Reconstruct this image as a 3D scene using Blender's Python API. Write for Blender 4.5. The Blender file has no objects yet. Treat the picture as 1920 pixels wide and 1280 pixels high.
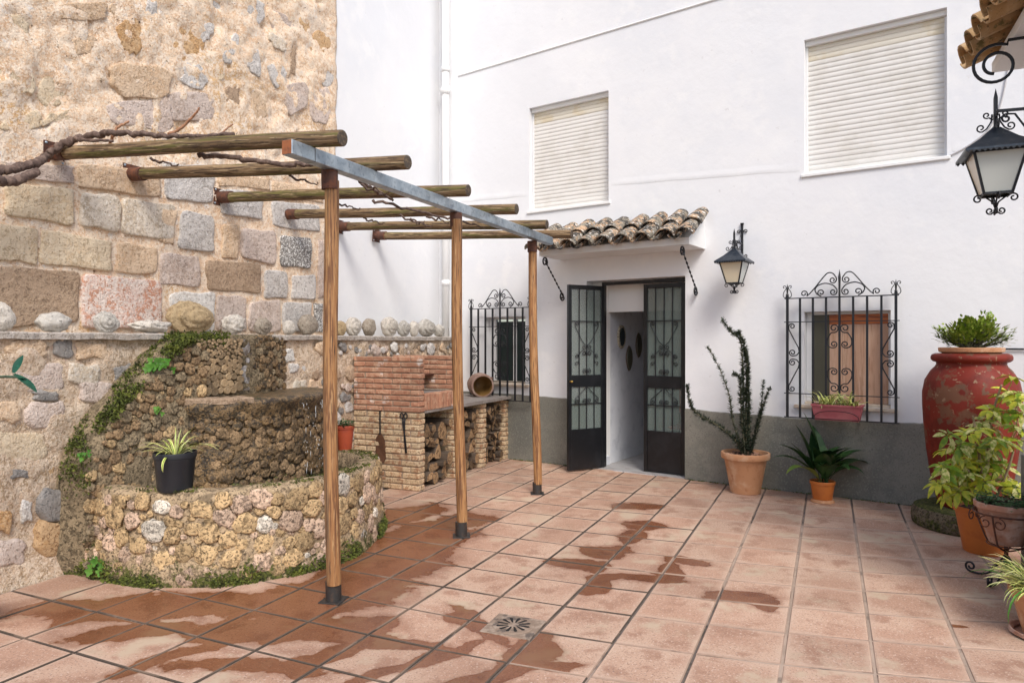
import bpy, bmesh, math, random
from mathutils import Vector, Matrix, noise

# ------------------------------------------------------------------ camera, sky, sun, exposure
scene = bpy.context.scene
cam = bpy.data.cameras.new('camera')
cam.sensor_width = 36.0
cam.lens = 36.0 * 1300.0 / 1920.0
cam.clip_start = 0.05
cam.clip_end = 500.0
camera = bpy.data.objects.new('camera', cam)
camera.location = (0.0, 0.0, 1.54)
camera.rotation_euler = (math.radians(90), 0, 0)
scene.collection.objects.link(camera)
scene.camera = camera

SUN_ELEV, SUN_AZ = 46.0, 166.0          # azimuth: clockwise from +Y (the view direction), where the sun stands
world = bpy.data.worlds.new('World')
scene.world = world
world.use_nodes = True
wn = world.node_tree.nodes
sky = wn.new('ShaderNodeTexSky')
sky.sky_type = 'NISHITA'
sky.sun_disc = False
sky.sun_elevation = math.radians(SUN_ELEV)
sky.sun_rotation = math.radians(SUN_AZ)
sky.air_density = 1.0
sky.dust_density = 2.2
sky.ozone_density = 1.0
wn['Background'].inputs[1].default_value = 0.115
world.node_tree.links.new(sky.outputs[0], wn['Background'].inputs[0])

sun = bpy.data.lights.new('sun', 'SUN')
sun.energy = 1.5
sun.angle = math.radians(22)
sun.color = (1.0, 0.955, 0.895)
sun_ob = bpy.data.objects.new('sun', sun)
_a, _e = math.radians(SUN_AZ), math.radians(SUN_ELEV)
_d = Vector((math.sin(_a) * math.cos(_e), math.cos(_a) * math.cos(_e), math.sin(_e)))
sun_ob.rotation_euler = _d.to_track_quat('Z', 'Y').to_euler()
sun_ob.location = (0, 0, 20)
scene.collection.objects.link(sun_ob)

vs = scene.view_settings
vs.view_transform = 'Standard'
vs.look = 'None'
vs.exposure = 0.75
vs.gamma = 1.0
vs.use_curve_mapping = False

# ------------------------------------------------------------------ helpers
R = random.Random(7)
COL = scene.collection
PI = math.pi
def V(*a): return Vector(a)

class MB:
    """collects verts and faces, then links them as one mesh object"""
    def __init__(s): s.v = []; s.f = []; s.mi = []; s.cm = 0
    def add(s, vs_, fs, mi=None):
        b = len(s.v); s.v += [tuple(p) for p in vs_]
        s.f += [tuple(i + b for i in f) for f in fs]; s.mi += [s.cm if mi is None else mi] * len(fs)
        return s
    def box(s, x0, x1, y0, y1, z0, z1, c=0.0):
        if c <= 0:
            return s.add([(x0,y0,z0),(x1,y0,z0),(x1,y1,z0),(x0,y1,z0),(x0,y0,z1),(x1,y0,z1),(x1,y1,z1),(x0,y1,z1)],
                         [(0,3,2,1),(4,5,6,7),(0,1,5,4),(1,2,6,5),(2,3,7,6),(3,0,4,7)])
        vs_ = []; idx = {}
        for ix, x in ((0, x0), (1, x1)):
            for iy, y in ((0, y0), (1, y1)):
                for iz, z in ((0, z0), (1, z1)):
                    dx, dy, dz = c*(1-2*ix), c*(1-2*iy), c*(1-2*iz)
                    idx[ix,iy,iz] = len(vs_)
                    vs_ += [(x, y+dy, z+dz), (x+dx, y, z+dz), (x+dx, y+dy, z)]
        I = lambda a, b, d, k: idx[a, b, d] + k
        fs = []
        for ix in (0, 1):
            q = [I(ix,0,0,0), I(ix,1,0,0), I(ix,1,1,0), I(ix,0,1,0)]; fs.append(q if ix else q[::-1])
        for iy in (0, 1):
            q = [I(0,iy,0,1), I(0,iy,1,1), I(1,iy,1,1), I(1,iy,0,1)]; fs.append(q if iy else q[::-1])
        for iz in (0, 1):
            q = [I(0,0,iz,2), I(1,0,iz,2), I(1,1,iz,2), I(0,1,iz,2)]; fs.append(q if iz else q[::-1])
        for a in (0, 1):
            for b in (0, 1):
                fs += [[I(a,b,0,0), I(a,b,0,1), I(a,b,1,1), I(a,b,1,0)], [I(a,0,b,0), I(a,0,b,2), I(a,1,b,2), I(a,1,b,0)], [I(0,a,b,1), I(0,a,b,2), I(1,a,b,2), I(1,a,b,1)]]
        for k in idx.values(): fs.append([k, k+1, k+2])
        s.add(vs_, fs); s.fix = True
        return s
    def tube(s, pts, r, n=6, caps=True, sq=False):
        P = [Vector(p) for p in pts]; m = len(P)
        rr = r if isinstance(r, (list, tuple)) else [r] * m
        t0 = (P[1] - P[0]).normalized()
        up = V(0,0,1) if abs(t0.z) < .9 else V(1,0,0)
        nrm = t0.cross(up).normalized(); vs_ = []
        for i in range(m):
            t = (P[min(i+1, m-1)] - P[max(i-1, 0)])
            t = t.normalized() if t.length > 1e-9 else t0
            nrm = (nrm - t * nrm.dot(t)).normalized(); bn = t.cross(nrm)
            for k in range(n):
                a = 2*PI*k/n + (PI/n if sq else 0)
                vs_.append(P[i] + (nrm*math.cos(a) + bn*math.sin(a)) * rr[i])
        fs = [(i*n+k, i*n+(k+1)%n, (i+1)*n+(k+1)%n, (i+1)*n+k) for i in range(m-1) for k in range(n)]
        if caps: fs += [tuple(range(n))[::-1], tuple((m-1)*n+k for k in range(n))]
        return s.add(vs_, fs)
    def lathe(s, prof, n=28, cx=0, cy=0, cz=0, cap=False, wob=0, seed=0):
        vs_ = []; m = len(prof)
        for i, (r, z) in enumerate(prof):
            for k in range(n):
                a = 2*PI*k/n
                w = 1 + (wob * noise.noise(V(math.cos(a)*2+seed, math.sin(a)*2, z*4)) if wob else 0)
                vs_.append((cx + r*w*math.cos(a), cy + r*w*math.sin(a), cz + z))
        fs = [(i*n+k, i*n+(k+1)%n, (i+1)*n+(k+1)%n, (i+1)*n+k) for i in range(m-1) for k in range(n)]
        if cap: fs += [tuple(range(n))[::-1], tuple((m-1)*n+k for k in range(n))]
        return s.add(vs_, fs)
    def build(s, name, mats, parent=None, smooth=False, fix=False, loc=None):
        me = bpy.data.meshes.new(name)
        me.from_pydata(s.v, [], s.f)
        if not isinstance(mats, (list, tuple)): mats = [mats]
        for m in mats: me.materials.append(m)
        if len(mats) > 1: me.polygons.foreach_set('material_index', s.mi)
        if fix or getattr(s, 'fix', False):
            bm = bmesh.new(); bm.from_mesh(me); bmesh.ops.recalc_face_normals(bm, faces=bm.faces); bm.to_mesh(me); bm.free()
        if smooth:
            me.polygons.foreach_set('use_smooth', [True]*len(me.polygons))
            if smooth != 1:
                me.set_sharp_from_angle(angle=math.radians(smooth))
        me.update()
        return link(name, me, parent, loc)

def link(name, me, parent=None, loc=None, mw=None):
    o = bpy.data.objects.new(name, me); COL.objects.link(o)
    if parent is not None: o.parent = parent
    if loc is not None: o.location = loc
    if mw is not None: o.matrix_basis = mw
    return o
def tag(o, label, cat, group=None):
    o['label'] = label; o['category'] = cat
    if group: o['group'] = group
    return o
def thing(name, label, cat, loc=(0,0,0), rz=0.0, group=None):
    o = bpy.data.objects.new(name, None); COL.objects.link(o)
    o.location = loc; o.rotation_euler = (0, 0, rz); o.empty_display_size = .1
    return tag(o, label, cat, group)
def part(name, parent, loc=(0,0,0), rz=0.0):
    o = bpy.data.objects.new(name, None); COL.objects.link(o); o.parent = parent
    o.location = loc; o.rotation_euler = (0, 0, rz); o.empty_display_size = .1
    return o
def stuff(o): o['kind'] = 'stuff'; return o
def struct(o): o['kind'] = 'structure'; return o
def catmull(P, n=8, closed=False):
    P = [Vector(p) for p in P]; out = []; m = len(P)
    for i in range(m - (0 if closed else 1)):
        g = lambda j: P[j % m] if closed else P[max(0, min(m-1, j))]
        a, b, c, d = g(i-1), g(i), g(i+1), g(i+2)
        for k in range(n):
            t = k / n
            out.append(.5*((2*b) + (c-a)*t + (2*a-5*b+4*c-d)*t*t + (3*b-3*c+d-a)*t**3))
    if not closed: out.append(P[-1])
    return out
def fbm(p, o=4): return noise.fractal(p, 1.0, 2.0, o)

# frames: house wall (x along the wall to the right, y into the wall), left wall (x into depth, y into the wall)
HOUSE_RZ = math.atan2(-.568, .823); HOUSE_O = V(0, 9.1, 0)
LEFT_RZ = math.atan2(.909, .416); LEFT_O = V(-3.155, 5.087, 0)
MH = Matrix.Translation(HOUSE_O) @ Matrix.Rotation(HOUSE_RZ, 4, 'Z')
ML = Matrix.Translation(LEFT_O) @ Matrix.Rotation(LEFT_RZ, 4, 'Z')
def L(u, d, z=0.0): return ML @ V(u, -d, z)
def B(s, off, z=0.0): return MH @ V(s, -off, z)

# ------------------------------------------------------------------ materials
def mat(name, col, rough=.8, metal=0.0, objvar=0.0, layers=(), bump=(), coords='P', stretch=None, spec=.5, alpha=1.0, trans=0.0, setup=None):
    """layers: (colour, scale, low, high[, kind[, detail]]); bump: (scale, strength, distance[, kind])"""
    m = bpy.data.materials.new(name); m.use_nodes = True
    nt = m.node_tree; N = nt.nodes; Lk = nt.links.new; bs = N['Principled BSDF']
    if coords == 'P': src = N.new('ShaderNodeNewGeometry').outputs['Position']
    else: src = N.new('ShaderNodeTexCoord').outputs['Object']
    if stretch:
        mp = N.new('ShaderNodeMapping'); mp.inputs['Scale'].default_value = stretch; Lk(src, mp.inputs[0]); src = mp.outputs[0]
    inf = None
    if objvar or coords == 'O':
        inf = N.new('ShaderNodeObjectInfo')
    if coords == 'O':
        ad = N.new('ShaderNodeVectorMath'); ad.operation = 'MULTIPLY_ADD'
        Lk(inf.outputs['Random'], ad.inputs[0]); ad.inputs[1].default_value = (37, 53, 71); Lk(src, ad.inputs[2]); src = ad.outputs[0]
    def tex(kind, scale, detail=5):
        if kind == 'voro':
            t = N.new('ShaderNodeTexVoronoi'); t.inputs['Scale'].default_value = scale; o = t.outputs['Distance']
        elif kind == 'cell':
            t = N.new('ShaderNodeTexVoronoi'); t.inputs['Scale'].default_value = scale
            sp = N.new('ShaderNodeSeparateColor'); Lk(t.outputs['Color'], sp.inputs[0]); o = sp.outputs[0]
        else:
            t = N.new('ShaderNodeTexNoise'); t.inputs['Scale'].default_value = scale; t.inputs['Detail'].default_value = detail
            t.inputs['Roughness'].default_value = .62; o = t.outputs['Fac']
        Lk(src, t.inputs['Vector']); return o
    rgb = N.new('ShaderNodeRGB'); rgb.outputs[0].default_value = (*col, 1); cur = rgb.outputs[0]
    for ly in layers:
        c, sc, lo, hi = ly[:4]; kind = ly[4] if len(ly) > 4 else 'noise'; det = ly[5] if len(ly) > 5 else 5
        rm = N.new('ShaderNodeMapRange'); rm.interpolation_type = 'SMOOTHSTEP'
        rm.inputs[1].default_value = lo; rm.inputs[2].default_value = hi; Lk(tex(kind, sc, det), rm.inputs[0])
        mx = N.new('ShaderNodeMix'); mx.data_type = 'RGBA'; Lk(rm.outputs[0], mx.inputs[0]); Lk(cur, mx.inputs[6]); mx.inputs[7].default_value = (*c, 1); cur = mx.outputs[2]
    if objvar:
        rm = N.new('ShaderNodeMapRange'); rm.inputs[3].default_value = 1-objvar; rm.inputs[4].default_value = 1+objvar; Lk(inf.outputs['Random'], rm.inputs[0])
        hs = N.new('ShaderNodeHueSaturation'); Lk(rm.outputs[0], hs.inputs['Value']); Lk(cur, hs.inputs['Color']); cur = hs.outputs[0]
    hprev = None
    for bp in bump:
        sc, st, di = bp[:3]; bn = N.new('ShaderNodeBump'); bn.inputs['Strength'].default_value = st; bn.inputs['Distance'].default_value = di
        Lk(tex(bp[3] if len(bp) > 3 else 'noise', sc), bn.inputs['Height'])
        if hprev: Lk(hprev, bn.inputs['Normal'])
        hprev = bn.outputs[0]
    if setup: cur = setup(nt, bs, cur, src) or cur
    Lk(cur, bs.inputs['Base Color'])
    if hprev: Lk(hprev, bs.inputs['Normal'])
    bs.inputs['Roughness'].default_value = rough; bs.inputs['Metallic'].default_value = metal
    bs.inputs['Specular IOR Level'].default_value = spec; bs.inputs['Alpha'].default_value = alpha
    bs.inputs['Transmission Weight'].default_value = trans
    return m

def M_floor():
    """dry terracotta-pink concrete tile; wet film in puddle shapes laid out on the ground"""
    blobs = [  # x, y, half-length, half-width, turn
        (-1.94,4.05,.95,.22,5),(-1.2,4.15,.62,.30,20),(-.86,4.8,.55,.36,50),(-.72,5.5,.55,.36,60),(-.98,6.15,.5,.25,50),(-.45,5.9,.36,.22,60),
        (-1.15,3.72,.55,.17,5),(-2.0,3.68,.34,.10,12),
        (1.16,6.5,.13,.22,80),(1.09,5.85,.14,.18,70),(.95,5.5,.20,.12,65),(.67,5.1,.20,.17,10),(.46,4.78,.20,.13,-20),(.80,4.5,.33,.075,-6),
        (1.03,4.64,.085,.17,-14),(1.24,4.86,.17,.09,-8),(.52,4.36,.09,.2,-22),(1.36,4.20,.19,.10,-8),(1.47,4.08,.09,.12,10),
        (.11,3.46,.13,.20,-20),(.19,3.27,.14,.055,8),(-.08,3.22,.34,.09,30),(-.36,3.42,.3,.06,40),(-.70,3.58,.38,.07,-8),(-.55,3.28,.3,.05,42),
        (-.9,3.4,.36,.06,40),(-1.25,3.28,.40,.06,-8),(-1.6,3.45,.34,.06,40),(1.89,2.98,.04,.02,0),(2.42,3.75,.05,.03,0),(-.2,3.78,.34,.07,-60)]
    def setup(nt, bs, cur, src):
        N = nt.nodes; Lk = nt.links.new
        def math_(op, a, b=None, clamp=False):
            n = N.new('ShaderNodeMath'); n.operation = op; n.use_clamp = clamp
            for i, x in enumerate((a, b)):
                if x is None: continue
                if isinstance(x, (int, float)): n.inputs[i].default_value = x
                else: Lk(x, n.inputs[i])
            return n.outputs[0]
        dn = N.new('ShaderNodeTexNoise'); dn.inputs['Scale'].default_value = 3.2; dn.inputs['Detail'].default_value = 7; Lk(src, dn.inputs['Vector'])
        ma = N.new('ShaderNodeVectorMath'); ma.operation = 'MULTIPLY_ADD'; Lk(dn.outputs['Color'], ma.inputs[0]); ma.inputs[1].default_value = (.28,.28,0)
        sb = N.new('ShaderNodeVectorMath'); sb.operation = 'SUBTRACT'; Lk(src, sb.inputs[0]); sb.inputs[1].default_value = (.14,.14,0); Lk(sb.outputs[0], ma.inputs[2])
        dmin = None
        for x, y, a, b, t in blobs:
            mp = N.new('ShaderNodeMapping'); mp.vector_type = 'TEXTURE'
            mp.inputs['Location'].default_value = (x, y, 0); mp.inputs['Rotation'].default_value = (0, 0, math.radians(t)); mp.inputs['Scale'].default_value = (a, b, 1)
            Lk(ma.outputs[0], mp.inputs[0])
            ln = N.new('ShaderNodeVectorMath'); ln.operation = 'LENGTH'; Lk(mp.outputs[0], ln.inputs[0])
            dmin = ln.outputs['Value'] if dmin is None else math_('MINIMUM', dmin, ln.outputs['Value'])
        # water stays longest along the joints: tile-local distance from the tile centre
        oc = N.new('ShaderNodeTexCoord'); sp = N.new('ShaderNodeSeparateXYZ'); Lk(oc.outputs['Object'], sp.inputs[0])
        ed = math_('MAXIMUM', math_('ABSOLUTE', sp.outputs[0]), math_('ABSOLUTE', sp.outputs[1]))
        ed = math_('POWER', math_('DIVIDE', ed, .2), 4.0)
        n2 = N.new('ShaderNodeTexNoise'); n2.inputs['Scale'].default_value = 17; n2.inputs['Detail'].default_value = 6; Lk(src, n2.inputs['Vector'])
        w = math_('SUBTRACT', math_('ADD', math_('MULTIPLY', ed, .34), math_('MULTIPLY', n2.outputs['Fac'], .46)), dmin)
        rm = N.new('ShaderNodeMapRange'); rm.interpolation_type = 'SMOOTHSTEP'; Lk(w, rm.inputs[0]); rm.inputs[1].default_value = -.78; rm.inputs[2].default_value = -.68
        rh = N.new('ShaderNodeMapRange'); rh.interpolation_type = 'SMOOTHSTEP'; Lk(w, rh.inputs[0]); rh.inputs[1].default_value = -1.05; rh.inputs[2].default_value = -.70; rh.inputs[4].default_value = .38
        wet = math_('MAXIMUM', rm.outputs[0], rh.outputs[0])
        # pale lime bloom towards the tile borders
        rb = N.new('ShaderNodeMapRange'); rb.interpolation_type = 'SMOOTHSTEP'; rb.inputs[1].default_value = .35; rb.inputs[2].default_value = 1.0; rb.inputs[4].default_value = .55
        Lk(math_('ADD', ed, math_('MULTIPLY', dn.outputs['Fac'], .3)), rb.inputs[0])
        m0 = N.new('ShaderNodeMix'); m0.data_type = 'RGBA'; Lk(rb.outputs[0], m0.inputs[0]); Lk(cur, m0.inputs[6]); m0.inputs[7].default_value = (.56,.40,.30,1)
        m1 = N.new('ShaderNodeMix'); m1.data_type = 'RGBA'; m1.blend_type = 'MULTIPLY'; Lk(wet, m1.inputs[0]); Lk(m0.outputs[2], m1.inputs[6]); m1.inputs[7].default_value = (.45,.275,.185,1)
        rr = N.new('ShaderNodeMapRange'); Lk(wet, rr.inputs[0]); rr.inputs[3].default_value = .85; rr.inputs[4].default_value = .27; Lk(rr.outputs[0], bs.inputs['Roughness'])
        return m1.outputs[2]
    m = mat('floor_tile', (.45,.27,.185), objvar=.09, layers=[((.53,.355,.255), 1.6, .44, .60), ((.37,.21,.14), 5, .50, .62), ((.26,.155,.11), 100, .55, .63), ((.60,.45,.36), 75, .56, .66), ((.50,.38,.27), 2.3, .54, .66)],
            bump=[(220, .25, .004), (30, .15, .006)], setup=setup)
    for l in list(m.node_tree.links):
        pass
    return m
W = {}
W['tile'] = M_floor()
W['grout'] = mat('grout', (.15,.12,.10), .9, layers=[((.36,.27,.215), .9, .50, .60), ((.075,.062,.05), 5, .50, .62)], bump=[(90,.4,.006)])
W['white'] = mat('white_plaster', (.79,.797,.815), .85, layers=[((.755,.768,.795), .8, .45, .62), ((.81,.815,.825), 3.1, .5, .66), ((.74,.75,.775), .35, .52, .66), ((.70,.70,.71), 14, .66, .74)], bump=[(1.4,.35,.03), (9,.18,.01), (120,.12,.003)])
W['lime'] = mat('white_paint', (.80,.80,.79), .6, bump=[(60,.08,.003)])
W['cement'] = mat('grey_cement_plinth', (.195,.190,.160), .9, layers=[((.235,.225,.19), 2.5, .45, .58), ((.15,.15,.13), 1.1, .5, .62), ((.24,.235,.20), 60, .53, .62), ((.15,.147,.125), 75, .55, .62)], bump=[(90,.7,.008), (14,.35,.012)])
W['iron'] = mat('black_iron', (.013,.014,.018), .42, metal=.2, layers=[((.03,.03,.036), 40, .55, .75)], bump=[(120,.15,.002)])
W['roofiron'] = mat('lantern_roof', (.035,.045,.06), .38, metal=.5, layers=[((.07,.08,.095), 22, .5, .7)])
W['rust'] = mat('rusty_steel', (.085,.035,.022), .75, layers=[((.16,.055,.025), 18, .45, .65), ((.04,.02,.016), 45, .55, .7)], bump=[(80,.3,.003)])
W['rustcap'] = mat('rusty_cap', (.33,.11,.04), .75, layers=[((.20,.07,.03), 30, .45, .65)])
W['galv'] = mat('galvanised_steel', (.33,.40,.46), .42, metal=.55, layers=[((.45,.52,.57), 9, .42, .62), ((.24,.29,.34), 30, .5, .68), ((.36,.24,.15), 5, .66, .78)])
W['darksteel'] = mat('dark_steel', (.045,.042,.04), .55, metal=.4, layers=[((.09,.06,.045), 30, .5, .7)])
W['post'] = mat('post_wood', (.31,.145,.053), .66, coords='O', stretch=(34,34,1.5), layers=[((.39,.20,.078), 1.0, .44, .56), ((.16,.068,.027), 1.8, .49, .58), ((.44,.26,.12), 2.7, .56, .64), ((.15,.095,.055), .22, .54, .66), ((.07,.032,.016), 3.4, .59, .65), ((.05,.025,.014), .16, .68, .72)], bump=[(2.2,.8,.010)], objvar=.12)
W['rafter'] = mat('rafter_wood', (.17,.105,.052), .8, coords='O', stretch=(34,34,1.8), layers=[((.29,.195,.105), 1.0, .45, .57), ((.115,.10,.026), .5, .47, .58), ((.07,.042,.022), 2.4, .50, .58), ((.36,.26,.15), 3.0, .57, .64), ((.03,.02,.013), 3.6, .60, .66)], bump=[(2.2,.8,.010)], objvar=.14)
W['endgrain'] = mat('end_grain', (.07,.055,.042), .85, layers=[((.15,.105,.065), 60, .45, .65)], bump=[(70,.5,.004)])
W['bark'] = mat('vine_bark', (.115,.075,.06), .9, layers=[((.21,.145,.115), 25, .45, .65), ((.045,.03,.025), 55, .55, .7)], bump=[(60,.8,.008)])
W['cane'] = mat('young_cane', (.36,.17,.09), .75, layers=[((.5,.3,.18), 40, .5, .7)])
SPECK = [((.86,.84,.80), 58, .62, .72)]
def stone(name, c, a=None, b=None, extra=(), bmp=1.0):
    a = a or tuple(min(1, x*1.3) for x in c); b = b or tuple(x*.78 for x in c)
    return mat(name, c, .92, objvar=.07, layers=[e for e in extra if e[1] < 12] + [(a, 3.1, .44, .58) if not any(e[1] < 4 for e in extra) else (a, 13, .50, .60), (b, 8.5, .51, .62), (a, 26, .50, .56), (tuple(x*.85 for x in b), 42, .55, .61), (a, 85, .52, .58), (tuple(x*.55 for x in b), 33, .655, .70)] + [e for e in extra if e[1] >= 12], bump=[(5,.5*bmp,.04), (24,.8*bmp,.022), (75,.9*bmp,.011)])
W['cream'] = stone('cream_ashlar', (.64,.49,.32), (.70,.58,.42), extra=[((.72,.66,.57), 55, .62, .72)], bmp=.7)
W['pale'] = stone('pale_ashlar', (.60,.49,.36), (.68,.60,.50), extra=[((.78,.74,.67), 52, .56, .68)], bmp=.8)
W['tan'] = stone('tan_stone', (.64,.44,.275), (.70,.53,.37))
W['orange'] = stone('orange_stone', (.52,.30,.13), (.60,.40,.22), (.36,.20,.09))
W['brown'] = stone('brown_stone', (.37,.255,.165), (.46,.33,.225))
W['pink'] = stone('pink_stone', (.70,.49,.41), (.78,.66,.58), (.60,.30,.19), extra=[((.62,.31,.20), 16, .52, .66)])
W['pinkgrey'] = stone('pink_grey_stone', (.55,.425,.345), (.65,.54,.47), extra=[((.72,.67,.62), 60, .60, .72)])
W['grey'] = stone('grey_stone', (.52,.475,.43), (.64,.60,.56), extra=[((.76,.74,.71), 48, .56, .68)])
W['white_s'] = stone('white_stone', (.66,.61,.55), (.76,.73,.68))
W['dgrey'] = stone('dark_grey_stone', (.215,.205,.195), (.31,.29,.27))
W['speck'] = stone('black_and_white_speckled_stone', (.16,.15,.14), (.24,.22,.2), extra=[((.74,.73,.70), 62, .50, .58)])
W['wallcore'] = stone('lime_mortar', (.74,.535,.36), (.80,.665,.52), (.64,.425,.265), extra=[((.70,.60,.50), 2.1, .51, .60), ((.62,.40,.20), 1.4, .55, .63), ((.76,.70,.63), 9, .57, .65), ((.20,.14,.09), 19, .67, .71)], bmp=.75)
W['lowcore'] = stone('rough_render', (.58,.43,.30), (.68,.55,.42), (.42,.30,.19), extra=[((.56,.42,.36), 1.5, .52, .7), ((.17,.145,.085), 2.3, .58, .74)], bmp=1.1)
W['ledge'] = stone('ledge_render', (.40,.345,.29), (.50,.45,.40), bmp=.7)
def mossy(name, c, zlo, zhi, amount=.5, a=None, b=None, rough=.9, spec=.3):
    """stone with moss growing on its tops and damp patches where noise says so"""
    a = a or tuple(min(1, x*1.35) for x in c); b = b or tuple(x*.6 for x in c)
    def setup(nt, bs, cur, src):
        N = nt.nodes; Lk = nt.links.new
        g = N.new('ShaderNodeNewGeometry'); sp = N.new('ShaderNodeSeparateXYZ'); Lk(g.outputs['Position'], sp.inputs[0])
        up = N.new('ShaderNodeSeparateXYZ'); Lk(g.outputs['Normal'], up.inputs[0])
        nz = N.new('ShaderNodeTexNoise'); nz.inputs['Scale'].default_value = 13; nz.inputs['Detail'].default_value = 9; nz.inputs['Roughness'].default_value = .75; Lk(src, nz.inputs['Vector'])
        lo = N.new('ShaderNodeMapRange'); lo.inputs[1].default_value = zlo; lo.inputs[2].default_value = zhi; lo.inputs[3].default_value = .32; lo.inputs[4].default_value = 0; Lk(sp.outputs[2], lo.inputs[0])
        tp = N.new('ShaderNodeMapRange'); tp.inputs[1].default_value = .35; tp.inputs[2].default_value = .9; tp.inputs[3].default_value = 0; tp.inputs[4].default_value = .22; Lk(up.outputs[2], tp.inputs[0])
        s1 = N.new('ShaderNodeMath'); s1.operation = 'ADD'; Lk(nz.outputs['Fac'], s1.inputs[0]); Lk(lo.outputs[0], s1.inputs[1])
        s2 = N.new('ShaderNodeMath'); s2.operation = 'ADD'; Lk(s1.outputs[0], s2.inputs[0]); Lk(tp.outputs[0], s2.inputs[1])
        rm = N.new('ShaderNodeMapRange'); rm.interpolation_type = 'SMOOTHSTEP'; rm.inputs[1].default_value = 1.02-amount*.6; rm.inputs[2].default_value = 1.14-amount*.6; Lk(s2.outputs[0], rm.inputs[0])
        mx = N.new('ShaderNodeMix'); mx.data_type = 'RGBA'; Lk(rm.outputs[0], mx.inputs[0]); Lk(cur, mx.inputs[6]); mg = N.new('ShaderNodeTexNoise'); mg.inputs['Scale'].default_value = 55; Lk(src, mg.inputs['Vector']); mc = N.new('ShaderNodeValToRGB'); mc.color_ramp.elements[0].position = .38; mc.color_ramp.elements[0].color = (.022,.026,.008,1); mc.color_ramp.elements[1].position = .62; mc.color_ramp.elements[1].color = (.11,.12,.028,1); Lk(mg.outputs['Fac'], mc.inputs[0]); Lk(mc.outputs[0], mx.inputs[7])
        return mx.outputs[2]
    return mat(name, c, rough, objvar=.26, spec=spec, layers=[(a, 7, .45, .58), (b, 17, .50, .60), (a, 38, .51, .57), (tuple(x*.7 for x in b), 62, .53, .59), (tuple(x*.35 for x in b), 34, .62, .67)], bump=[(22,.9,.02), (70,1.0,.010)], setup=setup)
W['basin'] = mossy('basin_mortar', (.36,.265,.165), .04, .30, .50)
W['cob'] = mossy('basin_cobble', (.43,.30,.16), .02, .24, .44)
W['cobp'] = mossy('pinkish_cobble', (.50,.36,.26), .02, .24, .32)
W['cobw'] = mossy('white_cobble', (.60,.54,.45), .02, .2, .22)
W['wetrock'] = mossy('wet_tufa', (.085,.062,.036), .3, .6, .46, (.25,.16,.075), (.055,.04,.027), .45, .5)
W['wetcob'] = mossy('wet_tufa_cobble', (.14,.092,.046), .3, .6, .42, (.27,.17,.08), (.10,.065,.035), .42, .5)
W['drycob'] = mossy('tufa_cobble', (.27,.18,.10), .3, .6, .38)
W['moundrock'] = mossy('mound_mortar', (.24,.185,.115), .0, .14, .52)
W['fossil'] = mat('ammonite_brown', (.36,.25,.14), .7, objvar=.4, layers=[((.42,.31,.19), 30, .45, .7), ((.15,.10,.055), 70, .55, .72)], bump=[(80,.4,.004)])
W['fossilgrey'] = stone('fossil_grey', (.42,.39,.345), (.52,.49,.44), bmp=.6)
W['fossiltan'] = stone('fossil_tan', (.40,.285,.155), (.48,.36,.21), bmp=.7)
W['fossilpale'] = stone('fossil_pale', (.55,.50,.43), (.64,.59,.52), bmp=.6)
W['fossildark'] = stone('fossil_dark', (.27,.225,.175), (.36,.31,.25), bmp=.7)
W['calcite'] = mat('lime_streak', (.26,.235,.22), .6, layers=[((.46,.44,.43), 24, .50, .57), ((.13,.105,.085), 13, .47, .56)], bump=[(40,1,.012)])
W['water'] = mat('basin_water', (.02,.022,.010), .06, spec=.6)
W['drop'] = mat('falling_water', (.75,.78,.8), .08, alpha=.75, spec=.8)
W['moss'] = mat('moss', (.08,.10,.014), .95, objvar=.1, layers=[((.15,.17,.025), 18, .46, .58), ((.035,.042,.010), 30, .5, .6)])
W['brickred'] = mat('red_brick', (.41,.205,.125), .9, objvar=.20, layers=[((.50,.30,.195), 12, .45, .6), ((.34,.15,.09), 30, .52, .62), ((.62,.53,.47), 4.2, .585, .66)], bump=[(60,.45,.005), (16,.3,.006)])
W['brickyel'] = mat('yellow_brick', (.56,.41,.25), .9, objvar=.16, layers=[((.62,.48,.31), 10, .44, .58), ((.40,.22,.12), 16, .50, .60), ((.24,.15,.09), 50, .55, .63)], bump=[(60,.8,.008), (16,.6,.012)])
W['bmortar'] = mat('brick_mortar', (.36,.275,.205), .95, layers=[((.27,.20,.15), 9, .45, .65)], bump=[(80,.5,.005)])
W['slab'] = mat('counter_slab', (.235,.205,.185), .85, layers=[((.31,.275,.25), 7, .42, .66), ((.15,.13,.115), 20, .54, .7)], bump=[(70,.3,.004)])
W['logbark'] = mat('log_bark', (.095,.066,.046), .95, coords='O', objvar=.35, stretch=(14,3,14), layers=[((.22,.165,.12), 1.4, .45, .65), ((.05,.035,.025), 3, .5, .7)], bump=[(3,.9,.012)])
W['logend'] = mat('log_end', (.27,.165,.082), .9, coords='O', objvar=.5, layers=[((.38,.25,.135), 5, .45, .58), ((.12,.07,.035), 3, .50, .58), ((.10,.06,.03), 9, .55, .62)], bump=[(60,.5,.004)])
W['clay'] = mat('terracotta', (.52,.26,.13), .8, layers=[((.60,.38,.24), 6, .45, .65), ((.42,.18,.085), 14, .52, .72), ((.66,.52,.42), 9, .64, .76)], bump=[(60,.25,.004)])
W['claypink'] = mat('weathered_terracotta', (.40,.20,.13), .85, layers=[((.50,.34,.27), 8, .45, .65), ((.28,.14,.09), 20, .52, .7)], bump=[(60,.3,.004)])
W['orangeplastic'] = mat('orange_plastic', (.56,.17,.035), .5, layers=[((.50,.14,.03), 8, .45, .65)], bump=[(40,.05,.002)])
W['redplastic'] = mat('red_plastic', (.42,.075,.03), .5, layers=[((.34,.06,.03), 9, .45, .65)])
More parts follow.
